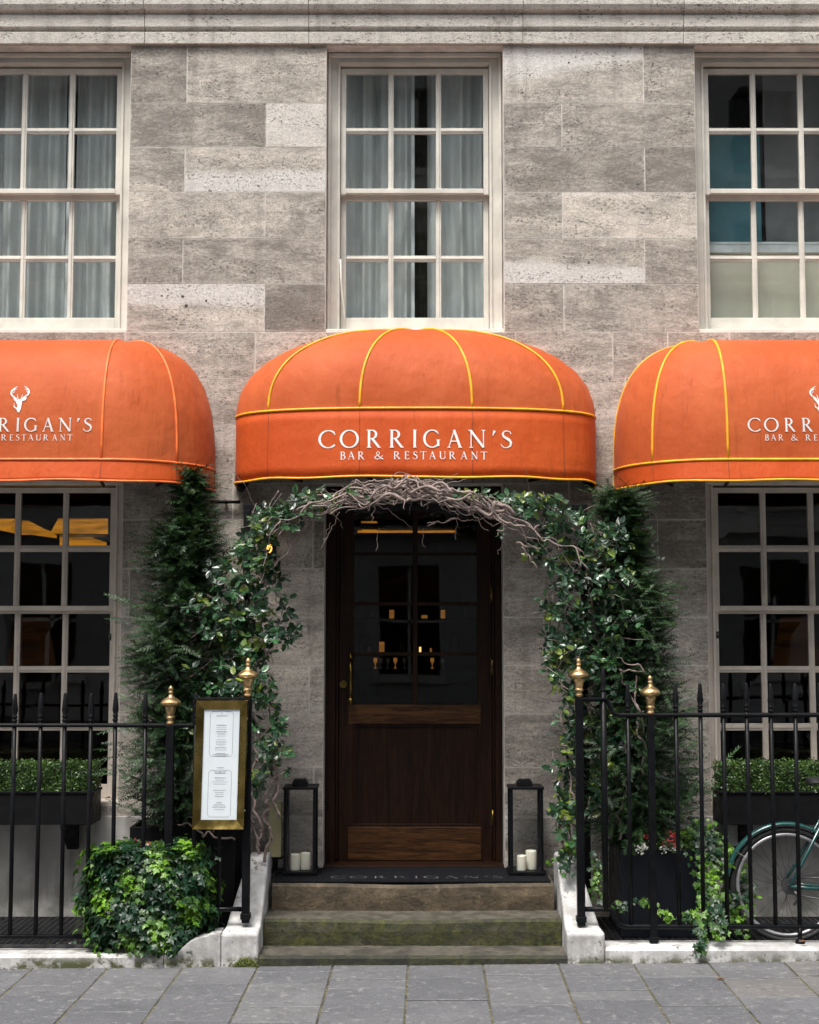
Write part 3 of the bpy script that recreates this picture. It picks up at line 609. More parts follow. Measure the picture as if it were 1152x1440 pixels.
# ------------------------------------------------------------------ DOOR
DY = .20
def door():
    X = lambda px, py=1000: XX(px, py, DY)
    fr = MB(); zt = DZ1
    fr.box(DX0 + .002, X(472), DY - .04, DY + .10, DZ0, zt - .05); fr.box(X(696), DX1 - .002, DY - .04, DY + .10, DZ0, zt - .05); fr.box(DX0 + .002, DX1 - .002, DY - .038, DY + .10, zt - .05, zt)
    fr.box(X(472), X(476), DY - .015, DY + .08, DZ0 + .03, zt - .05); fr.box(X(692.5), X(696), DY - .015, DY + .08, DZ0 + .03, zt - .05)
    fr.box(DX0 + .002, DX1 - .002, .02, DY + .12, DZ0 - .02, DZ0 + .022)
    fo = fr.build('door_frame', 'wood', B, bevel=.004)
    Z = lambda py: ZZ(py, DY)
    z0 = Z(1214); z1 = zt - .055; xl, xr = X(476.5), X(692); gl, gr = X(497), X(672); y0, y1 = DY + .005, DY + .05
    m = MB(); m.box(xl, gl, y0, y1, z0, z1); m.box(gr, xr, y0, y1, z0, z1); m.box(gl, gr, y0, y1, Z(692), z1)
    m.box(gl - .0, gr + .0, y0 + .018, y1 - .004, Z(1163), Z(1018))           # panel
    for (a, b) in ((Z(1022), Z(1018)), (Z(1163), Z(1159))): m.box(gl, gr, y0 + .006, y0 + .018, a, b)
    for (a, b) in ((gl, gl + .015), (gr - .015, gr)): m.box(a, b, y0 + .006, y0 + .018, Z(1159), Z(1022))
    xm = X(584)
    m.box(xm - .016, xm + .016, y0 + .006, y1 - .006, Z(990), Z(692))
    for py in (779, 849, 920): m.box(gl, xm - .016, y0 + .008, y1 - .008, Z(py) - .011, Z(py) + .011); m.box(xm + .016, gr, y0 + .008, y1 - .008, Z(py) - .011, Z(py) + .011)
    do = m.build('door', 'wood', B, bevel=.003); do['label'] = 'dark oak entrance door with eight glass panes'
    m = MB(); m.box(X(490), X(676), y0 - .003, y1, Z(1018), Z(991)); m.build('middle_rail', 'wood_l', do, bevel=.003)
    m = MB(); m.box(X(490), X(676), y0 - .003, y1, Z(1210), Z(1163)); m.build('kick_rail', 'wood_l', do, bevel=.003)
    g = MB(); g.add([(gl, y0 + .025, Z(990)), (gr, y0 + .025, Z(990)), (gr, y0 + .025, Z(693)), (gl, y0 + .025, Z(693))], [(0, 1, 2, 3)]); g.build('glass', 'glass_dark', do)
    xh = X(493.5); h = MB(); h.tube([(xh, y0 - .055, Z(984)), (xh, y0 - .055, Z(924))], .0085, 12)
    for py in (924, 984): h.lathe([(.013, -.012), (.016, 0), (.013, .012)], (xh, y0 - .055, Z(py)), 12); h.tube([(xh, y0 - .055, Z(py)), (xh, y0, Z(py))], .007, 8)
    h.tube([(xh, y0 - .055, Z(990)), (xh, y0 - .055, Z(984))], [.003, .011], 10); h.tube([(xh, y0 - .055, Z(924)), (xh, y0 - .055, Z(918))], [.011, .003], 10)
    h.build('handle', 'brass', do)
    k = MB(); xk = X(483); k.tube([(xk, y0 + .002, Z(962)), (xk, y0 - .012, Z(962))], .024, 20); k.tube([(xk, y0 - .010, Z(962)), (xk, y0 - .018, Z(962))], .012, 14); k.build('lock', 'brass', do)
    for a, b in ((822, 846), (925, 951), (1139, 1162)): q = MB(); q.tube([(X(692.3), y0 - .010, Z(b)), (X(692.3), y0 - .010, Z(a))], .006, 8); q.box(X(690.6), X(692.3), y0 - .004, y0 + .001, Z(b), Z(a)); q.build('hinge', 'brass', do)
door()

# ------------------------------------------------------------------ things inside: ceiling coves, table lamps, bar shelves
def inside():
    def cove(name, x0, x1, ya, yb, z0, z1, label):
        o = thing(name, label, 'light', ((x0 + x1) / 2, ya, z0)); m = MB(); m.prism([(ya, z0), (yb, z0 + .03), (yb, z1), (ya, z1)], 'x', x0, x1); m.build('diffuser', 'cove', o)
        m = MB(); m.box(x0 - .02, x1 + .02, ya - .03, ya - .005, z0 - .012, z0 + .012); m.box(x0 - .02, x1 + .02, ya - .03, yb, z1 + .01, z1 + .05); m.build('trim', 'dark_room', o)
    z = ZZ(755, 2.0)
    o = thing('ceiling_light', 'glowing amber ceiling panel behind the top panes of the left window', 'light', (-2.4, 2, 2.4))
    def q(pts): return [(XX(a, b, Y), Y, ZZ(b, Y)) for a, b, Y in pts]
    for pts in ([(82, 733, 1.9), (152, 733, 1.9), (152, 751, 1.2), (72, 751, 1.2)], [(-60, 733, 1.9), (24, 733, 1.9), (74, 752, 1.15), (30, 752, 1.15)], [(84, 756, 1.2), (118, 756, 1.2), (150, 767, .9), (84, 767, .9)], [(18, 736, 1.6), (40, 736, 1.6), (80, 757, .9), (16, 748, .9)]):
        v = q(pts); m = MB(); m.add(v + [(a, b, c + .02) for a, b, c in v], [(0, 1, 2, 3), (7, 6, 5, 4), (0, 4, 5, 1), (1, 5, 6, 2), (2, 6, 7, 3), (3, 7, 4, 0)]); m.build('glowing_panel', 'cove', o)
    m = MB(); m.box(XX(86, 753, 1.1), XX(150, 753, 1.1), 1.08, 1.12, ZZ(755.5, 1.1), ZZ(752.5, 1.1)); m.build('track', 'whitebar', o)
    cove('ceiling_light', XX(503, 742, 1.5), XX(640, 742, 1.5), 1.5, 1.56, ZZ(752, 1.5), ZZ(746, 1.5), 'thin amber strip of light behind the top panes of the door')
    o = thing('ceiling_light', 'small amber panel at the top left corner of the door glass', 'light', (-.3, 1.7, 2.4)); m = MB(); m.box(XX(508, 742, 1.7), XX(530, 742, 1.7), 1.7, 1.9, ZZ(744, 1.7), ZZ(733, 1.7)); m.build('diffuser', 'cove', o)
    for px, Y, lab in ((45, .9, 'dim brown cone lamp shade behind the left ground floor window'), (1120, .9, 'dim brown cone lamp shade behind the right ground floor window')):
        x = XX(px, 900, Y); zb = ZZ(940, Y); zt_ = ZZ(868, Y); o = thing('table_lamp', lab, 'lamp', (x, Y, zb - .5))
        m = MB(); m.lathe([(.165, 0), (.10, zt_ - zb), (.098, zt_ - zb), (.16, .004)], (x, Y, zb), 32); m.build('lamp_shade', 'shade', o)
        m = MB(); m.lathe([(.09, -.5), (.09, -.48), (.02, -.46), (.035, -.35), (.05, -.25), (.02, -.1), (.01, .05)], (x, Y, zb), 20); m.build('lamp_base', 'black', o)
        m = MB(); m.lathe([(.35, -.54), (.35, -.51)], (x, Y, zb), 24); m.tube([(x, Y, .335), (x, Y, zb - .54)], .03); t_ = m.build('side_table', 'wood', origin=(x, Y, .335)); tag(t_, 'dark round table under the lamp behind the %s window' % ('left' if px < 500 else 'right'), 'table')
        # small warm pool of light given off at the foot of the shade
        m = MB(); m.lathe([(.004, -.01), (.022, .01), (.022, .03), (.004, .05)], (x + .03, Y, zb + .03), 12); m.build('bulb', 'glow_d', o)
    # bar shelves seen through the door
    Y = 1.5; sh = thing('bar_shelves', 'dim bar shelves seen through the glass of the door', 'shelf', (0, Y, .335))
    xl, xr = XX(498, 900, Y), XX(672, 900, Y); m = MB()
    shelves = [870, 917, 940]; 
    for py in shelves: z_ = ZZ(py, Y); m.box(xl, xr, Y - .12, Y + .12, z_ - .018, z_)
    m.build('shelf', 'wood', sh); m = MB(); m.box(xl - .02, xl, Y - .12, Y + .14, .335, 2.3); m.box(xr, xr + .02, Y - .12, Y + .14, .335, 2.3); m.build('side_panel', 'wood', sh)
    R = random.Random(8)
    def jar(px, py, h, r, mat, label, cat='candle holder', grp='glowing votives on the bar shelves'):
        x = XX(px, py, Y - .03); z_ = ZZ(py, Y) + .001; m = MB(); m.lathe([(r * .8, 0), (r, h * .1), (r, h * .95), (r * .9, h), (r * .8, h * .98), (r * .8, h * .15), (.002, h * .12)], (x, Y - .03, z_), 14); tag(m.build('votive_holder' if cat != 'bottle' else 'bottle', mat, origin=(x, Y - .03, z_)), label, cat, grp)
    for px, py, h, r, mt, lb in ((551, 870, .075, .024, 'glow_d', 'amber votive glass left of centre on the top bar shelf'), (623, 870, .075, .022, 'glow_d', 'amber votive glass right of centre on the top bar shelf'),
                                 (524, 870, .05, .028, 'glass_lantern', 'dim glass bowl at the left of the top bar shelf'), (597, 870, .03, .03, 'glow_d', 'low amber dish in the middle of the top bar shelf'), (537, 917, .09, .026, 'glow_d', 'tall amber candle left on the middle bar shelf'),
                                 (591, 917, .045, .011, 'flame', 'small bright candle flame in the middle bar shelf'), (519, 917, .05, .02, 'candle2', 'small pale jar at the left of the middle bar shelf'), (606, 917, .035, .010, 'glow_d', 'tiny amber light right of the bright flame')):
        jar(px, py, h * .8, r * .72, mt, lb)
    for px, py, h in ((565, 917, .14), (640, 917, .15), (655, 870, .12), (508, 870, .13), (508, 917, .13), (578, 870, .1)):
        x = XX(px, py, Y + .02); z_ = ZZ(py, Y) + .001; m = MB(); m.lathe([(.02, 0), (.022, .01), (.022, h * .6), (.008, h * .75), (.008, h)], (x, Y + .02, z_), 12); tag(m.build('bottle', 'glass_lantern', origin=(x, Y + .02, z_)), 'dark glass bottle on the bar shelves behind the door', 'bottle', 'bottles on the bar shelves')
    for i, px in enumerate((528, 536, 545, 556, 569, 583, 608, 623)):
        x = XX(px, 940, Y - .05); z_ = ZZ(940, Y) + .001; m = MB(); m.lathe([(.012, 0), (.003, .01), (.003, .03), (.014, .05), (.012, .075)], (x, Y - .05, z_), 10); tag(m.build('wine_glass', 'glow_d' if i % 3 == 0 else 'whitebar', origin=(x, Y - .05, z_)), 'small glass in the row on the lowest bar shelf', 'glass', 'glasses on the lowest bar shelf')  # every third glass is given a glow to imitate tiny lights
inside()

# ------------------------------------------------------------------ AWNINGS
def letters():
    T, t = .135, .055
    def ell(cx, cz, rx, rz, a0, a1, n=26, T=T, t=t):
        P, W = [], []
        for i in range(n + 1):
            a = math.radians(a0 + (a1 - a0) * i / n); P.append((cx + rx * math.cos(a), cz + rz * math.sin(a))); W.append(t + (T - t) * abs(math.cos(a)) ** 1.3)
        return (P, W)
    def ln(a, b, w, w2=None, n=6): return ([(a[0] + (b[0] - a[0]) * i / n, a[1] + (b[1] - a[1]) * i / n) for i in range(n + 1)], [w + ((w2 or w) - w) * i / n for i in range(n + 1)])
    def sf(x, z, h=.13): return ln((x - h, z), (x + h, z), .045, n=2)
    G = {}
    G['C'] = ([ell(.5, .5, .44, .48, 48, 318), ln((.79, .86), (.84, .74), .05, n=1)], .95)
    G['O'] = ([ell(.5, .5, .44, .48, 0, 360, 36)], 1.)
    bowl = ell(.36, .74, .27, .235, 90, -90, 14)
    G['R'] = ([ln((.2, .03), (.2, .97), T), sf(.2, .02), sf(.16, .98, .09), ln((.2, .975), (.36, .975), t, n=1), bowl, ln((.2, .505), (.36, .505), t, n=1), ln((.40, .50), (.80, .03), T, T * .9), ln((.74, .02), (.92, .02), .045, n=1)], .9)
    G['I'] = ([ln((.2, .03), (.2, .97), T), sf(.2, .02), sf(.2, .98)], .4)
    G['G'] = ([ell(.5, .5, .44, .48, 50, 325), ln((.84, .08), (.84, .42), T * .9), sf(.84, .43, .12), ln((.80, .86), (.85, .76), .05, n=1)], 1.)
    G['A'] = ([ln((.45, 1.), (.10, .03), t), ln((.43, 1.), (.82, .03), T), ln((.25, .36), (.68, .36), t, n=2), sf(.10, .02, .1), sf(.83, .02, .12)], .95)
    G['N'] = ([ln((.18, .03), (.18, .97), t), ln((.16, .97), (.84, .02), T), ln((.84, .02), (.84, .97), t), sf(.18, .02, .1), sf(.84, .98, .1), sf(.12, .98, .08)], 1.)
    G["'"] = ([ln((.16, .97), (.10, .68), .15, .03, 4)], .3)
    sp = [(.70, .80), (.66, .91), (.50, .975), (.30, .93), (.22, .79), (.28, .65), (.45, .55), (.62, .45), (.70, .32), (.66, .14), (.50, .03), (.30, .025), (.16, .12), (.12, .22)]
    sw = [.05, .05, .055, .08, .11, .13, .15, .15, .13, .10, .06, .05, .05, .05]
    G['S'] = ([(sp, sw)], .8)
    G['B'] = ([ln((.2, .03), (.2, .97), T), sf(.16, .02, .09), sf(.16, .98, .09), ell(.36, .755, .22, .215, 90, -90, 12), ell(.38, .275, .29, .25, 90, -90, 12), ln((.2, .97), (.36, .97), t, n=1), ln((.2, .53), (.38, .53), t, n=1), ln((.2, .025), (.38, .025), t, n=1)], .8)
    G['E'] = ([ln((.2, .03), (.2, .97), T), ln((.1, .975), (.66, .975), t, n=2), ln((.2, .52), (.58, .52), t, n=2), ln((.1, .025), (.68, .025), t, n=2), ln((.66, .98), (.66, .84), .05, n=1), ln((.69, .02), (.70, .17), .05, n=1), ln((.58, .46), (.58, .58), .05, n=1)], .76)
    G['T'] = ([ln((.42, .03), (.42, .97), T), ln((.04, .97), (.80, .97), t, n=2), sf(.42, .02), ln((.04, .98), (.02, .84), .05, n=1), ln((.80, .98), (.82, .84), .05, n=1)], .84)
    G['U'] = ([ln((.18, .97), (.18, .30), T), ell(.48, .31, .30, .285, 180, 360, 16), ln((.78, .30), (.78, .97), t), sf(.16, .98, .11), sf(.78, .98, .1)], .94)
    G['&'] = ([([(.95, .50), (.86, .42), (.72, .20), (.52, .04), (.30, .02), (.14, .12), (.12, .28), (.24, .42), (.44, .54), (.58, .68), (.60, .84), (.48, .96), (.34, .93), (.27, .80), (.32, .64), (.50, .40), (.72, .16), (1., .02)],
                 [.05, .05, .05, .07, .08, .11, .12, .09, .06, .07, .09, .05, .06, .09, .11, .12, .13, .12])], 1.05)
    return G
GL = letters()
R1 = [('C', 28, 125), ('O', 150, 253), ('R', 297, 383), ('R', 425, 512), ('I', 557, 583), ('G', 620, 718), ('A', 750, 840), ('N', 868, 972), ("'", 1003, 1027), ('S', 1053, 1117)]
R2 = [('B', 150, 180), ('A', 193, 235), ('R', 250, 288), ('&', 345, 396), ('R', 450, 492), ('E', 513, 540), ('S', 558, 585), ('T', 600, 637), ('A', 650, 690), ('U', 707, 745), ('R', 762, 802), ('A', 827, 867), ('N', 885, 925), ('T', 940, 978)]
def glyph_mesh(rows, surf, unit, cx, zbase, usez=True, off0=.0032):
    """rows: list of (letters, y_top, y_bottom) in crop units; surf(x, z) -> y of the cloth"""
    m = MB(); k = 0
    for row, yt, yb in rows:
        for ch, a, b in row:
            st, adv = GL[ch]; xs = [p[0] for P, W in st for p in P]; x0, x1 = min(xs) - .04, max(xs) + .04; H = yb - yt
            for P, W in st:
                k += 1; sc = (b - a) / (x1 - x0)
                pts = [((a + (p[0] - x0) * sc - 572.5) * unit + cx, zbase + (178 - (yb - p[1] * H)) * unit) for p in P]
                m.strip(pts, [w_ * H * unit for w_ in W], 0); n = len(P) * 2
                for q in range(len(m.v) - n, len(m.v)): v = m.v[q]; m.v[q] = (v[0], surf(v[0], v[2]) - off0 - (k % 7) * .0001, v[2])
    return m
STAG = dict(   # emblem polygons, units: crop px (scale 7.2), origin at head centre x=203
    poly=[[(130, 215), (152, 218), (170, 232), (180, 240), (190, 226), (205, 236), (222, 226), (246, 208), (270, 210), (272, 226), (262, 243), (240, 250), (230, 252), (228, 290), (222, 330), (208, 372), (192, 372), (178, 345), (165, 330), (146, 316), (147, 280), (152, 268), (152, 300), (166, 318), (180, 322), (186, 300), (176, 282), (166, 262), (150, 244)]],
    ant=[([(172, 92), (150, 108), (128, 128), (112, 150), (112, 176), (126, 198), (150, 212), (172, 226)], [3, 9, 15, 20, 18, 13, 10, 9]), ([(126, 140), (150, 126), (172, 122)], [8, 6, 2]), ([(130, 168), (142, 152), (150, 140)], [8, 6, 2]),
         ([(182, 232), (181, 205), (174, 178)], [9, 7, 2]),
         ([(236, 92), (262, 106), (284, 130), (292, 158), (284, 182), (262, 200), (240, 212), (224, 228)], [3, 9, 15, 20, 18, 13, 10, 9]), ([(280, 130), (258, 126), (244, 118)], [8, 6, 2]), ([(282, 160), (270, 148), (262, 138)], [8, 6, 2]), ([(218, 232), (222, 208), (230, 178)], [9, 7, 2])])
def stag_mesh(surf, unit, cx, zc):
    m = MB(); k = 0
    import mathutils.geometry as mg
    mp = lambda x, y: ((x - 203) * unit + cx, zc - (y - 232) * unit)
    for pl in STAG['poly']:
        pts = [mp(*p) for p in pl]; tris = mg.tessellate_polygon([[Vector((a, b, 0)) for a, b in pts]])
        m.add([(a, surf(a, b) - .0032, b) for a, b in pts], [tuple(t) for t in tris])
    for P, W in STAG['ant']:
        k += 1; pts = [mp(*p) for p in P]; m.strip(pts, [w_ * unit for w_ in W]); n = len(P) * 2
        for q in range(len(m.v) - n, len(m.v)): v = m.v[q]; m.v[q] = (v[0], surf(v[0], v[2]) - .0034 - k * .0001, v[2])
    return m

def awning(cx, kind, label, pipe):
    A = thing('awning', label, 'awning', (cx, 0, 2.6), 'orange dome awnings on the facade')
    a = 1.095
    if kind == 'door':
        zb, zv, ztop, bb, bv, n = ZZ(683.5, -.004), ZZ(591, -.004), ZZ(466.5, 0), .53, .475, 2.3
        N = 96; plan = []
        for i in range(N + 1):
            ph = PI * i / N; c, s = math.cos(ph), math.sin(ph); e = 2 / 2.7
            plan.append((-(1 if c > 0 else -1) * abs(c) ** e, abs(s) ** e, 0.))
        ribs_x = [-.785, -.285, .285, .785]
        def yplan(x, b): return -b * max(0, 1 - abs(x / a) ** 2.7) ** (1 / 2.7)
        PP = lambda p, b: (p[0] * a, -p[1] * b); pole = lambda p: (0., 0.)
        ztopf = ztop
        ribs = []
        for rx in ribs_x: ribs.append(min(range(N + 1), key=lambda i: abs(plan[i][0] - rx)))
    else:
        zb, zv, ztop, bb, bv, n = ZZ(690, -.004), ZZ(662, -.004), ZZ(484, 0), .61, .575, 2.7
        r = .57; plan = []; K = 26
        for i in range(K + 1): ph = PI / 2 * i / K; plan.append((-(a - r) - r * math.cos(ph), math.sin(ph), -(a - r)))
        for i in range(1, 30): plan.append((-(a - r) + 2 * (a - r) * i / 30, 1., None))
        for i in range(K + 1): ph = PI / 2 * (1 - i / K); plan.append(((a - r) + r * math.cos(ph), math.sin(ph), (a - r)))
        PP = lambda p, b: (p[0], -p[1] * b); pole = lambda p: ((p[2], 0.) if p[2] is not None else (p[0], 0.))
        ribs = [13, K, K + 30, K + 30 + 13]; N = len(plan) - 1
    h = ztop - zv; Tn = 30; G = []; sagf = []; rb = [0] + ribs + [N]
    for i in range(N + 1):
        k = max(j for j in range(len(rb) - 1) if rb[j] <= i) if i < N else len(rb) - 2; f_ = (i - rb[k]) / (rb[k + 1] - rb[k]); mid = kind != 'door' and k == 2
        sagf.append(0. if mid else math.sin(PI * f_) + .10 * math.sin(9 * PI * f_))
    for j in range(Tn + 1):
        th = PI / 2 * j / Tn; c, s = max(0, math.cos(th)) ** (2 / n), math.sin(th) ** (2 / n); row = []
        for pi, p in enumerate(plan):
            q = PP(p, bv); o = pole(p); sag = 1 - (.020 * sagf[pi] * math.sin(2 * th) ** .8 if 0 < j < Tn else 0) - .004 * math.sin(j * 1.7 + pi * .9) * (0 if sagf[pi] == 0. else math.sin(2 * th)); c *= 1
            row.append((cx + o[0] + (q[0] - o[0]) * c * sag, (q[1]) * c * sag - .004, zv + h * s * (1 - (1 - sag) * .6)))
        G.append(row)
    W_ = len(plan); m = MB(); m.add([p for r_ in G for p in r_], [(j * W_ + i, j * W_ + i + 1, (j + 1) * W_ + i + 1, (j + 1) * W_ + i) for j in range(Tn) for i in range(W_ - 1)], True)
    canopy = m.build('canopy', 'orange', A)
    # inner lining, a hand's breadth inside, keeps the shell two-sided
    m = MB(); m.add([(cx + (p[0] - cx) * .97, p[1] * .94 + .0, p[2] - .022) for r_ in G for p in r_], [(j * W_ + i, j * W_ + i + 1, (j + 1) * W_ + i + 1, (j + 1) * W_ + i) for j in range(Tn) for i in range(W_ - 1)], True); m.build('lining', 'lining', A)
    m = MB(); rows = 6; V = []
    R = random.Random(int(cx * 10))
    for j in range(rows + 1):
        t_ = j / rows; b = bb + (bv - bb) * t_
        for i, p in enumerate(plan):
            q = PP(p, b); wav = .001 * math.sin(i * .55 + 1.3 * cx) * (1 - t_) + (.001 * math.sin(i * .21)) * (1 - t_); V.append((cx + q[0] * (1 + 0.0), q[1] - .004 - (wav if 2 < i < N - 2 else 0), zb + (zv - zb) * t_ + (.004 * math.sin(i * .33 + cx) * (1 - t_))))
    m.add(V, [(j * W_ + i, j * W_ + i + 1, (j + 1) * W_ + i + 1, (j + 1) * W_ + i) for j in range(rows) for i in range(W_ - 1)], True)
    val = m.build('valance', 'orange_v', A, solid=.002)
    m = MB(); m.tube(V[:W_], .0065, 8); m.build('piping', pipe, val)
    m = MB(); m.tube([(p[0], p[1] - .003, p[2]) for p in G[0]], .0075, 8); m.build('piping', pipe, canopy)
    for ri in ribs: m = MB(); m.tube([(G[j][ri][0], G[j][ri][1] - .0015, G[j][ri][2] + .001) for j in range(Tn + 1)], .0075, 8); m.build('piping', pipe, canopy)
    if pipe == 'yellow':
        m = MB(); e0 = [V[j * W_] for j in range(rows + 1)] + [G[j][0] for j in range(Tn + 1)] + [G[j][W_ - 1] for j in range(Tn, -1, -1)] + [V[j * W_ + W_ - 1] for j in range(rows, -1, -1)]
        if kind != 'door': e0 = [V[j * W_] for j in range(rows + 1)] + [G[j][0] for j in range(Tn + 1)]
        m.tube(e0, .0055, 8); m.build('piping', pipe, canopy)
        if kind != 'door': m = MB(); e0 = [V[j * W_ + W_ - 1] for j in range(rows + 1)] + [G[j][W_ - 1] for j in range(Tn + 1)]; m.tube(e0, .0055, 8); m.build('piping', pipe, canopy)
    # dark sewn seams in the valance
    for ri in ribs: m = MB(); m.tube([(V[j * W_ + ri][0], V[j * W_ + ri][1] - .0005, V[j * W_ + ri][2]) for j in range(rows + 1)], .0016, 5); m.build('seam', 'lining', val)
    # steel frame hoops below and wall brackets
    m = MB(); m.tube([(cx + (V[i][0] - cx) * .97, V[i][1] * .96 + .0, zb + .02) for i in range(1, W_ - 1)], .011, 8)
    for ri in ribs: m.tube([(cx + (V[ri][0] - cx) * .96, V[ri][1] * .95, zb + .03), (cx + (V[ri][0] - cx) * .8, -.02, zb + .03)], .010, 8)
    m.build('frame_hoop', 'iron', A)
    for sx in (-1, 1): m = MB(); m.tube([(cx + sx * (a - .03), -.008, zb + .01), (cx + sx * (a - .03), -.05, zb - .02), (cx + sx * (a - .08), -.12, zb + .01)], [.02, .024, .012], 10); m.build('bracket', 'iron', A)
    if kind == 'door':
        surf = lambda x, z: yplan(x - cx, bv + (bb - bv) * (zv - z) / (zv - zb)) - .004
        unit = 8.15 / F / 3.972; Yv = -.5; zbase = ZZ(629.8, Yv); cxx = XX(584, 620, Yv)
        glyph_mesh([(R1, 75, 178), (R2, 200, 245)], surf, unit, cxx, zbase).build('lettering', 'white_print', val)
    else:
        def surf(x, z):
            s = min(1, max(0, (z - zv) / h)); th = s ** (n / 2); return -bv * (max(0, 1 - s ** n)) ** (1 / n) - .004
        ox = .044 if cx < 0 else .014; unit = 8.08 / F / 3.972 * .76; Yv = -.56; zbase = ZZ(607.5, Yv)
        glyph_mesh([(R1, 75, 178), (R2, 200, 245)], surf, unit, cx + ox, zbase).build('lettering', 'white_print', canopy)
        stag_mesh(surf, 8.1 / F / 7.2, cx + ox, ZZ(562, -.54)).build('stag_emblem', 'white_print', canopy)
    return A
awning(XX(584.5, 585, 0), 'door', 'orange half dome awning with yellow piping over the entrance door', 'yellow')
awning(-2.285, 'window', 'orange barrel awning with plain piping and white stag over the left window', 'orangepipe')
awning(2.345, 'window', 'orange barrel awning with yellow piping and white stag over the right window', 'yellow')

# wall cable between awnings
for a, b, lab in ((296, 338, 'black cable pipe on the wall between the left and middle awnings'), (832, 880, 'black cable pipe on the wall between the middle and right awnings')):
    z_ = ZZ(706, -.03); x0, x1 = XX(a, 706, -.03), XX(b, 706, -.03); m = MB(); m.tube([(x0, -.03, z_), (x1, -.03, z_)], .010, 10)
    m.lathe([(.016, -.01), (.018, 0), (.016, .01)], ((x0 + x1) / 2, -.03, z_), 10); m.tube([((x0 + x1) / 2, -.03, z_), ((x0 + x1) / 2, .0, z_)], .006); tag(m.build('cable_pipe', 'iron', origin=(x0, 0, z_)), lab, 'pipe')

# ------------------------------------------------------------------ STEPS and white kerb walls
def steps():
    S_ = thing('entrance_steps', 'three worn stone steps with green moss up to the door', 'steps', (.015, -.7, 0)); R = random.Random(2)
    def slab(x0, x1, y0, y1, z0, z1, mat, lab, amp=.006):
        nx = 60; m = MB(); prof = []
        vs = []; 
        for i in range(nx + 1):
            x = x0 + (x1 - x0) * i / nx; e = amp * (math.sin(i * .9 + R.random()) * .4 + R.uniform(-.5, .5)); d = -.012 * math.exp(-((x - .0) / .35) ** 2) if mat != 'step_a' else 0
            vs += [(x, y0 + e, z0), (x, y0 + e * .6 - .003, z0 + (z1 - z0) * .55), (x, y0 + abs(e) * .8, z1 - .016 + d), (x, y0 + .012 + abs(e), z1 + d * .9 + e * .2), (x, y1, z1)]
        fs = [(i * 5 + k, (i + 1) * 5 + k, (i + 1) * 5 + k + 1, i * 5 + k + 1) for i in range(nx) for k in range(4)]
        fs += [tuple(range(5))[::-1], tuple(nx * 5 + k for k in range(5))]
        m.add(vs, fs, False); q = m.build('step', mat, S_); q['label'] = lab; return q
    slab(-.80, .835, -.955, -.60, -.1, .048, 'step_a', 'low bottom step')
    slab(-.795, .83, -.712, -.36, .04, .192, 'step_b', 'middle step covered in green moss')
    slab(-.775, .815, -.475, .05, .185, .340, 'step_c', 'brown stone top step')
    # door mat on landing
    mt = thing('doormat', 'black doormat with worn white lettering on the top step', 'mat', (.02, -.3, .34)); m = MB(); m.box(-.775, .80, -.455, .015, .3405, .352); m.build('mat', 'mat', mt, bevel=.003)
    m = MB(); k = 0
    for ch, a, b in R1:
        st, adv = GL[ch]; xs = [p[0] for P, W in st for p in P]; x0, x1 = min(xs), max(xs)
        for P, W in st:
            k += 1; u = .0009; sc = (b - a) / (x1 - x0); pts = [((a + (p[0] - x0) * sc - 560) * u + .03, p[1] * .075) for p in P]; m.strip(pts, [w_ * .045 for w_ in W]); n = len(P) * 2
            for q in range(len(m.v) - n, len(m.v)): v = m.v[q]; m.v[q] = (v[0], -.37 + v[2], .3524 + (k % 7) * .0002)
    m.build('lettering', 'matprint', mt)
steps()
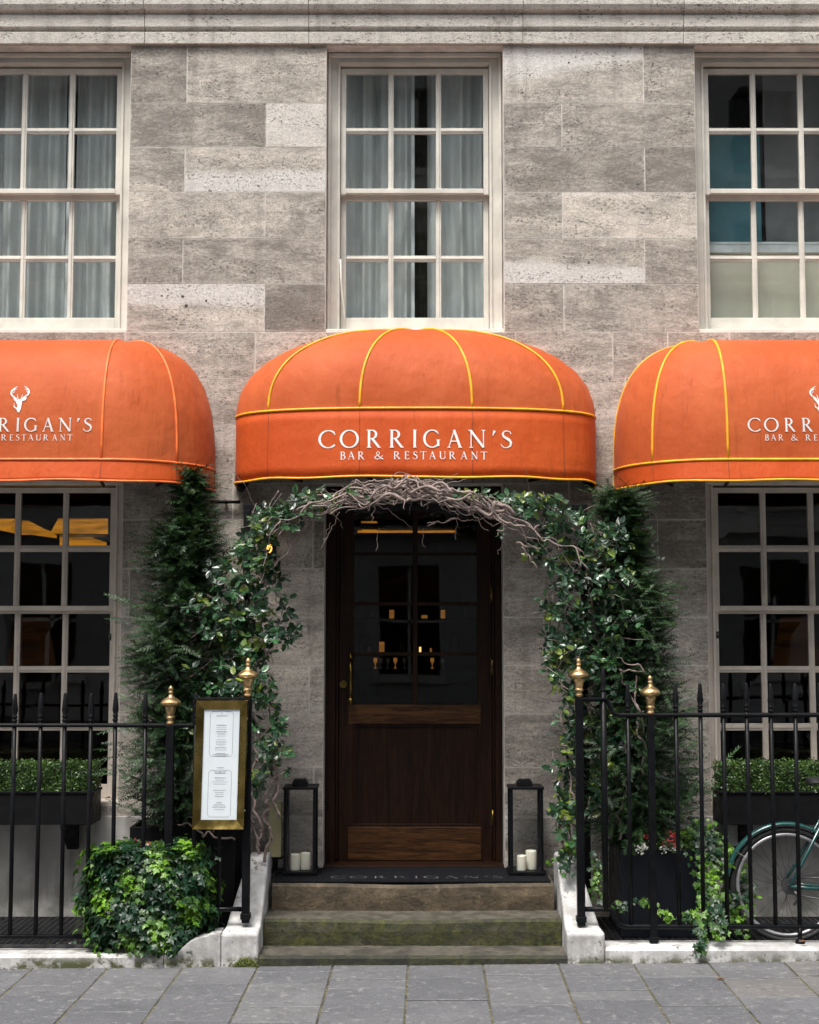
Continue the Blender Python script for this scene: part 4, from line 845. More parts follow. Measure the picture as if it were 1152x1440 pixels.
def kerb_walls():
    # side profile of each cheek: flat block in front, ramp rising to the landing
    zf = .17; prof = [(-.955, -.3), (-.955, zf - .012), (-.94, zf), (-.83, zf + .012), (-.45, .47), (-.40, .488), (-.30, .49), (-.26, .47), (-.25, -.3)]
    for sx, lab in ((-1, 'white painted masonry kerb left of the steps with chipped moss edged base'), (1, 'white painted masonry kerb right of the steps')):
        o = thing('kerb_wall', lab, 'wall', (sx * .9, -.9, 0), 'white painted kerb walls'); m = MB()
        xi = -.80 if sx < 0 else .835
        P = []; wf, wb = (.20, .115)
        n = len(prof); vs = []
        for (y, z) in prof: vs.append((xi + (0 if z > 0 else 0) - sx * (-.000) , y, z))
        for (y, z) in prof:
            t_ = min(1, max(0, (y + .90) / .45)); wd = wf + (wb - wf) * t_; lean = 0; vs.append((xi + sx * wd, y, z))
        xi_lean = 0
        fs = [tuple(range(n)), tuple(range(n, 2 * n))[::-1]] + [(i, i + n, (i + 1) % n + n, (i + 1) % n) for i in range(n)]
        m.add(vs, fs); m.build('cheek', 'white_kerb', o, bevel=.014, seg=3)
        if sx < 0:
            # concave sweep from the low kerb up to the block
            zk = .055; pts = []
            xa, xb = -1.0, -1.30
            prof2 = [(xa, -.3), (xa, zf - .004), (-1.055, zf - .008)]
            for i in range(9): a = PI / 2 * i / 8; prof2.append((-1.075 - .16 * (math.sin(a)), zk + (zf - .02 - zk) * (1 - math.sin(a)) ** 1.0 * 1.0 if False else zk + (zf - .02 - zk) * (1 - math.sqrt(max(0, 1 - (1 - math.sin(a)) ** 2)) if False else (math.cos(a)) ** 2)))
            prof2 += [(-1.30, zk), (-1.30, -.3)]
            m = MB(); m.prism(prof2, 'y', -.957, -.80); m.build('swept_end', 'white_kerb', o, bevel=.006)
            m = MB(); m.prism([(-.955, -.3), (-.957, zk - .018), (-.945, zk), (-.80, zk), (-.80, -.3)], 'x', -4.6, -1.302); m.build('low_kerb', 'white_kerb', o, bevel=.006)
        else:
            zk = .093; m = MB(); m.prism([(-.953, -.3), (-.955, zk - .02), (-.94, zk), (-.79, zk + .002), (-.79, -.3)], 'x', xi + .202, 4.6); m.build('low_kerb', 'white_kerb', o, bevel=.010)
kerb_walls()
# light wells with steel grating
def grate(x0, x1, lab):
    o = thing('floor_grating', lab, 'grating', ((x0 + x1) / 2, -.4, .06)); m = MB(); n = int((x1 - x0) / .036)
    for i in range(n + 1): x = x0 + i * .036; m.box(x - .0025, x + .0025, -.775, -.03, .045, .068)
    m.build('bearing_bars', 'steel', o); m = MB()
    for j in range(19): y = -.77 + j * .041; m.box(x0, x1, y - .002, y + .002, .052, .0665)
    m.build('cross_bars', 'steel', o); m = MB(); m.box(x0, x1, -.788, -.776, .03, .07); m.box(x0, x1, -.029, -.023, .03, .07); m.build('rim', 'steel', o)
grate(-4.5, -1.02, 'steel grating over the light well left of the steps'); grate(1.06, 4.5, 'steel grating over the light well right of the steps')
m = MB(); m.box(-4.6, 4.6, -.79, -.02, -.62, -.5); tag(m.build('light_well_floor', 'pit'), kind='structure')

# ------------------------------------------------------------------ RAILINGS
FIN = [(5.4, 0), (5.4, .05), (4.4, .07), (4.6, .11), (6.2, .14), (6.5, .165), (6.2, .19), (5., .21), (5.4, .25), (7., .38), (7.6, .43), (7.0, .445), (10, .46), (13.2, .50), (14, .54), (13.4, .58), (11, .63), (7.5, .67), (4.2, .71), (2.8, .76), (2.6, .79), (3.6, .81), (3.6, .83), (2.4, .85), (3.2, .88), (3.7, .91), (2.8, .95), (.5, 1.)]
def railing(side):
    Y = -.862; L = side < 0
    zt = ZZ(1020, Y) if L else ZZ(1005.5, Y); zbt = ZZ(1317, Y) if L else ZZ(1303, Y); zsp = ZZ(974, Y) if L else ZZ(961, Y); zhi = ZZ(981, Y); zlo = ZZ(1278.5, Y)
    ground = .05 if L else .09; u = (Y + CAM_D) / F
    o = thing('iron_railing', 'black iron railing with two gilded finials %s of the steps' % ('left' if L else 'right'), 'railing', (-1.6 if L else 1.6, Y, ground), 'black iron railings')
    X = lambda px, py=1150: XX(px, py, Y)
    def bar(px, pyt=None, zb=None, ztip=None, rr=.0115):
        x = X(px); zt_ = ztip or zsp; z0 = zbt - .0 if zb is None else zb; m = MB()
        zt_ += RB.uniform(-.005, .004); zn = zt_ - .155; lean = RB.uniform(-.005, .005)
        m.tube([(x, Y, z0), (x + lean * .5 + RB.uniform(-.001, .001), Y + RB.uniform(-.002, .002), (z0 + zn) / 2), (x + lean, Y, zn + .02)], rr, 10); x += lean
        m.lathe([(.012, 0), (.0155, .004), (.0155, .010), (.012, .014), (.012, .022), (.0155, .026), (.0155, .032), (.0115, .036), (.0175, .062), (.016, .075), (.009, .148), (.006, .153), (.001, .155)], (x, Y, zn), 12); m.build('bar', 'iron', o)
    def post(px, ztop, zb, w_=.021):
        x = X(px); m = MB(); m.box(x - w_, x + w_, Y - w_, Y + w_, zb, ztop); m.box(x - w_ - .006, x + w_ + .006, Y - w_ - .006, Y + w_ + .006, zb + .02, zb + .05); m.build('post', 'iron', o, bevel=.003)
        hgt = 54 * u; m = MB(); m.lathe([(r * u * 1.02, t_ * hgt) for r, t_ in FIN], (x, Y, ztop + .006), 24); m.build('finial', 'gold', o)
    RB = random.Random(9 + side); m = MB()
    if L:
        for px in [-551.6 + 35.6 * i for i in range(21)]:
            if px < 197: bar(px, zb=(ground if abs(px - 131) < 40 and False else None))
        bar(202.5)
        post(238, zt - .0, ground - .02); post(347, zhi, ZZ(1292, Y) - .02)
        bar(274, ztip=None); bar(309, zb=zlo, ztip=zhi - .0 + .0)
        m.tube([(-4.6, Y, zt), (X(272), Y, zt)], .0125, 8); m.box(-4.6, X(272), Y - .018, Y + .018, zt - .006, zt + .006)
        m.box(X(272), X(353), Y - .022, Y + .022, zhi - .016, zhi); m.box(X(272) - .012, X(272) + .012, Y - .012, Y + .012, zt, zhi - .016)
        m.build('top_rail', 'iron', o, bevel=.003)
        m = MB(); m.tube([(-4.6, Y, zbt), (X(272), Y, zbt)], .013, 8); m.tube([(X(272), Y, zbt), (X(285), Y, zbt + .01), (X(290), Y, zlo), (X(347), Y, zlo)], .013, 8)
        m.build('bottom_rail', 'iron', o)
        m = MB(); x = X(140, 1330); m.tube([(x, Y, ground - .01), (x, Y, zbt)], .013, 8); m.lathe([(.03, 0), (.024, .02), (.013, .035)], (x, Y, ground - .005), 12); m.build('foot', 'iron', o)
    else:
        for i in range(22): bar(953 + 33.7 * i)
        bar(886, ztip=zsp); bar(850.5, zb=zlo, ztip=zsp + .09, rr=.017)
        post(816, zhi, ZZ(1299, Y) - .01, .021); post(917, zt, ground - .01, .018)
        pts = [(X(816), zhi - .01), (X(852), zhi - .01), (X(857), zhi - .02), (X(860), zhi - .05), (X(864), zt + .012), (X(872), zt), (X(885), zt), (4.6, zt)]
        m.tube([(a, Y, b) for a, b in pts], .0135, 8); m.box(X(812), X(856), Y - .022, Y + .022, zhi - .014, zhi); m.box(X(880), 4.6, Y - .018, Y + .018, zt - .006, zt + .006)
        m.build('top_rail', 'iron', o, bevel=.003)
        m = MB(); pts = [(X(816), zlo), (X(855), zlo), (X(861), zlo - .015), (X(863), zlo - .05), (X(869), zbt + .01), (X(880), zbt), (4.6, zbt)]
        m.tube([(a, Y, b) for a, b in pts], .014, 10); m.build('bottom_rail', 'iron', o)
        for px in (1125,): m = MB(); x = X(px, 1310); m.tube([(x, Y, ground - .01), (x, Y, zbt)], .013, 8); m.lathe([(.03, 0), (.024, .02), (.013, .035)], (x, Y, ground - .005), 12); m.build('foot', 'iron', o)
railing(-1); railing(1)

# ------------------------------------------------------------------ MENU CASE
def menu():
    Y = -.925; c = (XX(310, 1075, Y), ZZ(1075, Y)); u = (Y + CAM_D) / F; o = thing('menu_case', 'brass framed menu case with white menu sheets on the left railing', 'menu board', (c[0], Y, c[1] - .34))
    W2, H2 = 36.5 * u, 89 * u; w2, h2 = 25 * u, 76 * u; sh = -3.6 / 177
    def q(x, z, y=0): return (c[0] - sh * z * 1. + x, Y + y, c[1] + z)
    m = MB(); O = [(-W2, -H2), (W2, -H2), (W2, H2), (-W2, H2)]; I = [(-w2, -h2), (w2, -h2), (w2, h2), (-w2, h2)]
    vs = [q(a, b, .0) for a, b in O] + [q(a, b, -.022) for a, b in [(x * .975, z * .99) for x, z in O]] + [q(a, b, -.004) for a, b in I] + [q(a, b, .03) for a, b in O]
    fs = []
    for i in range(4): j = (i + 1) % 4; fs += [(i, j, j + 4, i + 4), (i + 4, j + 4, j + 8, i + 8), (i, i + 12, j + 12, j)]
    fs.append((12, 15, 14, 13)); m.add(vs, fs); m.build('frame', 'brass', o)
    m = MB(); vs = [q(a, b, .004) for a, b in I] ; m.add([q(-w2, -h2, .002), q(w2, -h2, .002), q(w2, h2, .002), q(-w2, h2, .002), q(-w2, -h2, .008), q(w2, -h2, .008), q(w2, h2, .008), q(-w2, h2, .008)], [(0, 1, 2, 3), (4, 7, 6, 5), (0, 4, 5, 1), (1, 5, 6, 2), (2, 6, 7, 3), (3, 7, 4, 0)]); pp = m.build('menu_sheet', 'paper', o)
    m = MB(); R = random.Random(5); k = 0
    def bar(x0, x1, z, hgt): m.add([q(x0, z - hgt / 2, .0012), q(x1, z - hgt / 2, .0012), q(x1, z + hgt / 2, .0012), q(x0, z + hgt / 2, .0012)], [(0, 1, 2, 3)])
    lt = .0011
    for (zc, zr) in ((1033, 31), (1115, 32)):
        z1, z0 = (1075 - zc + zr) * u, (1075 - zc - zr) * u; xr = 16 * u; ch = 3 * u
        ln = [(-xr, z0 + ch), (-xr, z1 - ch), (-xr + ch, z1), (-2.5 * u, z1)], [(2.5 * u, z1), (xr - ch, z1), (xr, z1 - ch), (xr, z0 + ch), (xr - ch, z0), (-xr + ch, z0), (-xr, z0 + ch)]
        for L_ in ln:
            pts = L_; wm = MB(); wm.strip(pts, [lt * 1.4] * len(pts)); k0 = len(m.v); m.v += [q(v[0], v[2], .0012) for v in wm.v]; m.f += [tuple(i + k0 for i in f) for f in wm.f]; m.sm += wm.sm
    for L_ in ([(0, 3), (-2, 6)], [(0, 3), (2, 6)], [(0, 3), (0, 0)]):      # small emblem at the head of each sheet
        for zc in (1002, 1083): wm = MB(); wm.strip([(a * u, (1075 - zc - 4 + b) * u) for a, b in L_], [.0016, .0016]); k0 = len(m.v); m.v += [q(v[0], v[2], .0011) for v in wm.v]; m.f += [tuple(i + k0 for i in f) for f in wm.f]; m.sm += wm.sm
    for py, hw_, hh in ((1008, 8, 1.0), (1021, 7, 1.2), (1024.5, 7, .6), (1027, 6.5, .6), (1030, 7.5, 1.2), (1033, 5.5, 1.0), (1036, 6, .5), (1041, 6, .6), (1044, 7.5, 1.), (1047, 7, .9), (1049.5, 3.5, .5), (1052, 8, 1.), (1055, 8, .6), (1060, 7, .9), (1061.6, 11, .9), (1063.2, 7, .6),
                        (1079.5, 5, .8), (1085, 9, .6), (1087, 7.5, 1.4), (1093.5, 7.5, 1.), (1096.5, 6, .5), (1099, 11, .5), (1102, 9, .7), (1110.5, 9, .7), (1113.5, 6, .6), (1116, 5.5, .5), (1119, 6, .9), (1127.5, 3.5, 1.2), (1130.5, 7.5, 1.), (1133.5, 9.5, 1.2), (1137, 7, .7)):
        x = -hw_
        while x < hw_: x2 = min(hw_, x + R.uniform(.8, 2.6)); bar(x * u, x2 * u, (1075 - py) * u, hh * u * .75); x = x2 + .45
    m.build('print', 'ink', pp)
    m = MB(); 
    for py in (1012, 1138): a = q(W2 * 1.0, (1075 - py) * u); m.lathe([(.002, -.004), (.006, -.002), (.006, .004), (.002, .006)], (a[0] - .004, a[1] - .012, a[2]), 10)
    m.build('lock', 'alu', o)
    m = MB(); a = q(0, 0); m.box(a[0] - .11, a[0] + .13, Y + .031, -.885, a[2] - .3, a[2] - .26); m.box(a[0] - .11, a[0] + .13, Y + .031, -.885, a[2] + .26, a[2] + .3); m.build('bracket', 'iron', o)
menu()

# ------------------------------------------------------------------ LANTERNS and candles
def lantern(px0, px1, lab, cands):
    Y = -.19; x0, x1 = XX(px0, 1200, Y), XX(px1, 1200, Y); z0 = .3525; z1 = ZZ(1108, Y); yb, yf = Y + .10, Y - .095
    o = thing('lantern', lab, 'lantern', ((x0 + x1) / 2, Y, z0), 'black lanterns beside the door'); m = MB(); e = .009
    for x in (x0, x1 - 2 * e):
        for y in (yf, yb - 2 * e): m.box(x, x + 2 * e, y, y + 2 * e, z0 + .02, z1)
    m.box(x0 - .008, x1 + .008, yf - .008, yb + .008, z0, z0 + .022)
    m.box(x0 - .006, x1 + .006, yf - .006, yb + .006, z1, z1 + .014); m.build('frame', 'iron', o, bevel=.002)
    xc_ = (x0 + x1) / 2 - .005; m = MB(); m.box(xc_ - .045, xc_ + .045, Y - .04, Y + .04, z1 + .014, z1 + .040); m.box(xc_ - .036, xc_ + .036, Y - .032, Y + .032, z1 + .040, z1 + .052); m.build('cap', 'black', o, bevel=.002)
    m = MB(); 
    for (a, b, c, d) in ((x0 + .018, yf + .009, x1 - .018, yf + .009), (x1 - .018, yb - .009, x0 + .018, yb - .009), (x0 + .009, yb - .018, x0 + .009, yf + .018), (x1 - .009, yf + .018, x1 - .009, yb - .018)): m.add([(a, b, z0 + .022), (c, d, z0 + .022), (c, d, z1), (a, b, z1)], [(0, 1, 2, 3)])
    m.build('glass', 'glass_lantern', o)
    for (px, r, h, y, lb) in cands:
        x = XX(px, 1215, Y + y); m = MB(); m.lathe([(r * .98, 0), (r, .004), (r, h - .006), (r * .94, h), (r * .78, h - .003), (r * .72, h - .012), (.002, h - .012)], (x, Y + y, z0 + .0225), 24)
        m.tube([(x, Y + y, z0 + .02 + h - .012), (x + .002, Y + y, z0 + .03 + h)], .0015, 6); tag(m.build('pillar_candle', 'candle', origin=(x, Y + y, z0 + .0225)), lb, 'candle', 'ivory candles in the lanterns')
lantern(400.5, 445.5, 'black framed glass lantern left of the door', [(415, .029, .092, -.03, 'short ivory candle at the left inside the left lantern'), (429.5, .029, .096, -.01, 'short ivory candle at the right inside the left lantern')])
lantern(716, 762.5, 'black framed glass lantern right of the door', [(733.5, .028, .086, -.045, 'lower ivory candle at the left inside the right lantern'), (747, .032, .108, .0, 'taller ivory candle at the right inside the right lantern')])
def tall_candle():
    Y = -.17; x = XX(387.5, 1170, Y); zb = ZZ(1204, Y); z1 = ZZ(1128, Y); hw_ = .036
    o = thing('candle_stand', 'black iron stand behind the left white kerb holding a tall cream candle', 'stand', (x, Y, .353)); m = MB(); m.box(x - .05, x + .05, Y - .05, Y + .05, .353, .37); m.box(x - .015, x + .015, Y - .015, Y + .015, .37, zb - .01); m.box(x - .045, x + .045, Y - .045, Y + .045, zb - .01, zb - .002); m.build('base', 'iron', o)
    m = MB(); m.box(x - hw_, x + hw_, Y - hw_, Y + hw_, zb, z1); m.tube([(x, Y, z1 - .002), (x, Y, z1 + .012)], .002, 6); tag(m.build('square_candle', 'candle2', origin=(x, Y, zb), bevel=.006), 'tall square cream candle beside the left lantern', 'candle')
tall_candle()

# wall lamp glowing through the climber
def wall_lamp():
    Y = -.12; x, z = XX(379, 773, Y), ZZ(773, Y); o = thing('wall_lamp', 'small warm wall lamp glowing through the leaves left of the door', 'lamp', (x, 0, z)); m = MB(); m.box(x - .03, x + .03, -.02, -.004, z - .06, z + .06); m.tube([(x, -.02, z), (x, -.12, z + .05), (x, -.12, z + .09)], .008, 8); m.lathe([(.05, .09), (.03, .11), (.01, .13)], (x, Y, z - .02), 16); m.build('bracket', 'iron', o)
    m = MB(); m.lathe([(.003, -.02), (.014, -.008), (.018, .008), (.012, .025), (.006, .035)], (x, Y, z), 14); m.build('bulb', 'bulb', o)
wall_lamp()
# ------------------------------------------------------------------ ARCH FRAME
def arch_frame():
    Y = -.36; o = thing('arch_frame', 'black square metal arch frame around the doorway carrying the climbers', 'frame', (.03, Y, .34)); z1 = ZZ(713, Y)
    for px in (347.5, 821): x = XX(px, 740, Y); m = MB(); m.box(x - .019, x + .019, Y - .019, Y + .019, .0, z1 - .02); m.build('post', 'black', o, bevel=.002)
    m = MB(); m.box(XX(347.5, 740, Y) - .019, XX(821, 740, Y) + .019, Y - .0185, Y + .0185, z1 - .02, z1 + .016); m.build('crossbar', 'black', o, bevel=.002)
arch_frame()
# ------------------------------------------------------------------ PLANTERS, WINDOW BOXES
def planter(px0, px1, pyt, pyb, Yf, depth, mat, lab, zb=None):
    x0, x1 = XX(px0, 1200, Yf), XX(px1, 1200, Yf); z1 = ZZ(pyt, Yf); z0 = zb if zb is not None else .07
    o = thing('planter', lab, 'planter', ((x0 + x1) / 2, Yf + depth / 2, z0)); m = MB(); t_ = .018; yb = Yf + depth
    m.box(x0, x1, Yf, Yf + t_, z0, z1); m.box(x0, x1, yb - t_, yb, z0, z1); m.box(x0, x0 + t_, Yf + t_, yb - t_, z0, z1); m.box(x1 - t_, x1, Yf + t_, yb - t_, z0, z1); m.box(x0 + t_, x1 - t_, Yf + t_, yb - t_, z0, z0 + .02); m.build('box', mat, o, bevel=.003)
    m = MB(); m.box(x0 + t_, x1 - t_, Yf + t_, yb - t_, z1 - .08, z1 - .03); m.build('soil', 'soil', o)
planter(182, 330, 1163, 1290, -.50, .40, 'black', 'tall black square planter behind the ivy holding the left conifer')
planter(872, 988, 1196, 1292, -.60, .46, 'planter', 'dark slate planter behind the right railing with flowers')
def leafbox(name, x0, x1, y0, y1, z0, z1, n, label, group):
    R = np.random.RandomState(abs(int(x0 * 10)) + 3); o = thing(name, label, 'hedge', ((x0 + x1) / 2, (y0 + y1) / 2, z0), group)
    face = R.choice(4, n, p=[.62, .26, .06, .06]); P = np.stack([R.uniform(x0, x1, n), R.uniform(y0, y1, n), R.uniform(z0, z1, n)], 1); N = np.zeros((n, 3))
    dep = np.abs(R.normal(0, .012, n)) - .006 + .012 * np.sin(P[:, 0] * 23) * np.sin(P[:, 2] * 31)
    k = face == 0; P[k, 1] = y0 + dep[k]; N[k] = (0, -1, 0); k = face == 1; P[k, 2] = z1 - dep[k] + .004 * np.sin(P[k, 0] * 40); N[k] = (0, 0, 1); k = face == 2; P[k, 0] = x0 + dep[k]; N[k] = (-1, 0, 0); k = face == 3; P[k, 0] = x1 - dep[k]; N[k] = (1, 0, 0)
    N = N + R.normal(0, .55, (n, 3)); D = R.normal(0, 1, (n, 3)) + (0, 0, .5); sz = R.uniform(.012, .022, n); tt = np.clip(R.beta(1.5, 3.5, n) + .12 * np.sin(P[:, 0] * 17 + P[:, 2] * 20), 0, 1)
    col = lerpc((.018, .050, .012), (.11, .20, .035), tt); foliage('foliage', OVAL, P, N, D, sz, col, 'box', o)
    m = MB(); m.box(x0 + .025, x1 - .025, y0 + .028, y1 - .02, z0 - .03, z1 - .03); m.build('branches', 'bark_d', o); return o  # solid dark core painted in for the shade inside the hedge
def wbox(xa, xb, lab1, lab2):
    Y0, Y1 = -.27, -.045; z0, z1 = ZZ(1160, Y0), ZZ(1116, Y0); zt_ = ZZ(1074, Y0 + .05)
    o = thing('window_box', lab1, 'window box', ((xa + xb) / 2, Y0, z0), 'black window boxes'); m = MB(); m.box(xa, xb, Y0, Y1, z0, z1); m.box(xa - .008, xb + .008, Y0 - .008, Y1, z1 - .0, z1 + .014); m.build('box', 'black', o, bevel=.003)
    for px in (xa + .16, xb - .16): m = MB(); m.prism([(-.03, z0 - .001), (-.25, z0 - .001), (-.25, z0 - .03), (-.07, z0 - .17), (-.03, z0 - .17)], 'x', px - .03, px + .03); m.build('bracket', 'black', o)
    leafbox('box_hedge', xa + .01, xb - .005, Y0 + .004, Y1 - .01, z1 + .014, zt_, 9000, lab2, 'clipped box hedges in the window boxes')
wbox(lxc[0] - .53, XX(131, 1100, -.27), 'black window box under the left window', 'low clipped box hedge in the left window box')
wbox(XX(1013, 1100, -.27), lxc[1] + .53, 'black window box under the right window', 'low clipped box hedge in the right window box')
m = MB(); xa, xb = XX(1025, 1175, -.12), XX(1060, 1175, -.12); m.box(xa, xb, -.12, -.023, ZZ(1190, -.12), ZZ(1158, -.12)); m.box(xa + .01, xb - .01, -.124, -.12, ZZ(1188, -.12), ZZ(1160, -.12)); m.box((xa + xb) / 2 - .0015, (xa + xb) / 2 + .0015, -.127, -.124, ZZ(1187, -.12), ZZ(1161, -.12)); tag(m.build('meter_box', 'meter', origin=(xa, -.1, ZZ(1190, -.12)), bevel=.003), 'small pale box on the wall under the right window box', 'box')

# ------------------------------------------------------------------ PLANTS
def yew(label, axis, prof, zb, zt_, seed, n=2600, droop=.0):
    """axis(z)->(x,y); prof(z)->radius"""
    R = np.random.RandomState(seed); x0, y0 = axis(zb); o = thing('conifer', label, 'conifer', (x0, y0, zb), 'columnar conifers beside the doorway')
    m = MB(); m.tube([(*axis(z), z) for z in np.linspace(zb - .05, zt_ - .1, 10)], [.03 * (1 - .8 * i / 9) for i in range(10)], 8); 
    for i in range(90):
        z = R.uniform(zb + .05, zt_ - .15); a = R.uniform(0, 2 * PI); r = prof(z) * R.uniform(.6, .95); ax = axis(z); m.tube([(ax[0], ax[1], z), (ax[0] + r * .5 * math.cos(a), ax[1] + r * .5 * math.sin(a), z + .04), (ax[0] + r * math.cos(a), ax[1] + r * math.sin(a), z + .12)], [.006, .004, .002], 5)
    m.build('trunk', 'bark_d', o)
    # boughs: each a curved line of sprays, giving tiers and a ragged outline
    P, N, D, S_, C = [], [], [], [], []
    nb = n // 9
    for b in range(nb):
        z = zb + (zt_ - zb) * R.rand() ** .92; a = R.uniform(0, 2 * PI); a = a if math.sin(a) < .35 else -a; L = prof(z) * R.uniform(.62, 1.02) * (1.4 if R.rand() < .10 else 1); ax = axis(z); rise = R.uniform(.15, .75); tone = np.clip(R.normal(.3, .22), 0, 1)
        for s in range(9):
            t_ = .28 + .72 * (s + R.rand()) / 9; lat = R.normal(0, .035) * (1.2 - t_); q = np.array((ax[0] + L * t_ * math.cos(a) - lat * math.sin(a), ax[1] + L * t_ * math.sin(a) + lat * math.cos(a), z + L * rise * (t_ ** 1.5) - .02 + droop * t_ * t_))
            aa = a + R.normal(0, .55); d = np.array((math.cos(aa), math.sin(aa), rise * R.uniform(.2, 1.3) - .1)); P.append(q - d * .04); D.append(d); N.append((R.normal(0, .45), R.normal(0, .45) - .3, 1.)); S_.append(R.uniform(.065, .115) if t_ < .8 else R.uniform(.09, .17)); C.append(np.clip(tone + .45 * (t_ - .6) + R.normal(0, .08), 0, 1))
    # leader tuft
    for b in range(60):
        a = R.uniform(0, 2 * PI); z = zt_ - R.uniform(0, .14); ax = axis(z); d = np.array((math.cos(a) * .8, math.sin(a) * .8, R.uniform(.1, .9))); P.append((ax[0] + d[0] * R.uniform(0, .07), ax[1] + d[1] * R.uniform(0, .07), z)); D.append(d); N.append((R.normal(0, .4), -.4, 1)); S_.append(R.uniform(.08, .15)); C.append(R.uniform(.1, .5))
    for b in range(26):
        a = R.uniform(0, 2 * PI); z = zt_ - R.uniform(.02, .16); ax = axis(z); L = R.uniform(.12, .26); rise = R.uniform(.0, .5)
        for s in range(5): t_ = s / 5; d = np.array((math.cos(a) + R.normal(0, .15), math.sin(a) + R.normal(0, .15), rise)); P.append((ax[0] + math.cos(a) * L * t_, ax[1] + math.sin(a) * L * t_, z + rise * L * t_)); D.append(d); N.append((R.normal(0, .3), -.4, 1)); S_.append(R.uniform(.07, .11)); C.append(R.uniform(.2, .7))
    P, N, D = np.array(P), np.array(N, float), np.array(D); S_ = np.array(S_); col = lerpc((.005, .017, .009), (.040, .098, .026), np.array(C))
    foliage('foliage', SPRAY, P, N, D, S_, col, 'needle', o); return o
ya = lambda z: (XX(256, 900, -.33) + .03 * math.sin(z * 3) + (z - 1.3) * .012, -.34)
def yprof(z): t_ = min(1, (z - .45) / 2.2); return (.13 + .23 * (1 - t_) ** .8 + .035 * math.sin(z * 9)) * (1 if t_ < .78 else max(.30, 1 - (t_ - .78) * 3.4))
yew('tall dark conifer left of the doorway', ya, yprof, ZZ(1165, -.4), ZZ(660, -.34), 5, 9500)
yb_ = lambda z: (XX(886, 900, -.33) - (z - 1.3) * .035, -.34)
def yprof2(z): t_ = min(1, (z - .45) / 2.2); return .04 + .38 * (1 - t_) ** .72 + .025 * math.sin(z * 8)
yew('tall dark conifer right of the doorway behind the climber', yb_, yprof2, ZZ(1190, -.4), ZZ(690, -.34), 9, 9500)

def cluster_leaves(blobs, R, size=(.026, .066), n_per=6):
    """blobs: (px, py, rx, ry, Y, depth, clusters) -> arrays of leaf data; leaves sit in whorls of 4-7"""
    P, N, D, S_, C, tw = [], [], [], [], [], []
    for (px, py, rx, ry, Y, dp, cnt) in blobs:
        for c in range(int(cnt * 1.2)):
            a = R.uniform(0, 2 * PI); rr = R.rand() ** .5; qx, qy = px + rx * rr * math.cos(a), py + ry * rr * math.sin(a); yy = Y + R.uniform(-dp, dp); c0 = np.array((XX(qx, qy, yy), yy, ZZ(qy, yy)))
            ax = np.array((R.normal(0, .5), -.75 + R.normal(0, .35), R.normal(.25, .5))); ax /= np.linalg.norm(ax); tone = R.rand(); yel = R.rand() < .07; k = R.randint(3, n_per + 2); ph = R.uniform(0, 2 * PI); u = np.cross(ax, (0, 0, 1.)); u /= np.linalg.norm(u); v = np.cross(u, ax); tw.append((c0, ax))
            for i in range(k):
                al = ph + 2 * PI * i / k + R.normal(0, .3); d = u * math.cos(al) + v * math.sin(al) + ax * R.uniform(.0, .5) + np.array((0, 0, -.25)); n_ = ax * 1.0 + (u * math.cos(al) + v * math.sin(al)) * -.25 + R.normal(0, .3, 3) + np.array((0, 0, .35))
                P.append(c0 + d * .006 + R.normal(0, .006, 3)); D.append(d); N.append(n_); S_.append(R.uniform(*size)); C.append((tone, 1. if yel else (.55 if R.rand() < .06 else 0.)))
    C = np.array(C); col = lerpc((.004, .021, .012), (.052, .140, .056), np.clip(C[:, 0] + R.normal(0, .15, len(C)), 0, 1) ** 1.4); col = col * (1 - C[:, 1:2] * .8) + np.array((.20, .27, .03)) * C[:, 1:2] * .8
    return np.array(P), np.array(N), np.array(D), np.array(S_), col, tw
def climber(label, blobs, stems, seed, group='glossy climbers on the arch'):
    R = np.random.RandomState(seed); x, y, z = XX(stems[0][0][0], 1180, -.5), -.5, .35
    o = thing('climbing_plant', label, 'climber', (x, y, z), group); m = MB()
    for (pa, pb, amp, r) in stems:
        a = (XX(pa[0], pa[1], pa[2]), pa[2], ZZ(pa[1], pa[2])); b = (XX(pb[0], pb[1], pb[2]), pb[2], ZZ(pb[1], pb[2])); L = math.dist(a, b); n = max(14, int(L * 70)); W_ = wander(a, b, n, amp, R); m.tube([tuple(q) for q in W_], [r * (1 - .45 * i / n) for i in range(n)], 6)
    P, N, D, S_, C, tw = cluster_leaves(blobs, R); foliage('foliage', LEAF, P, N, D, S_, C, 'leaf', o, smooth=False)
    for (c0, ax) in tw:
        if R.rand() < .55: e = c0 - ax * R.uniform(.05, .13) + R.normal(0, .03, 3); m.tube([tuple(e), tuple((e + c0) / 2 + R.normal(0, .008, 3)), tuple(c0)], [.0022, .0018, .0012], 4, cap=False)
    m.build('stems', 'bark', o); return o
Lb = [(455, 702, 32, 12, -.62, .06, 8), (415, 715, 40, 20, -.58, .08, 22), (385, 735, 32, 26, -.55, .08, 22), (362, 765, 32, 28, -.5, .1, 20), (345, 800, 42, 28, -.5, .12, 34), (335, 845, 42, 35, -.5, .12, 42), (385, 830, 26, 40, -.45, .1, 12), (318, 890, 36, 40, -.5, .12, 40), (355, 895, 34, 45, -.5, .12, 44), (300, 955, 34, 40, -.5, .12, 36), (345, 960, 34, 40, -.52, .12, 40),
      (405, 885, 20, 22, -.45, .08, 9), (285, 1000, 40, 40, -.5, .1, 26), (375, 1010, 22, 60, -.52, .1, 22), (395, 1060, 20, 28, -.6, .06, 14), (370, 1080, 16, 40, -.6, .08, 8), (275, 850, 26, 12, -.55, .06, 7), (305, 800, 20, 14, -.5, .08, 6), (250, 1030, 30, 30, -.5, .1, 12)]
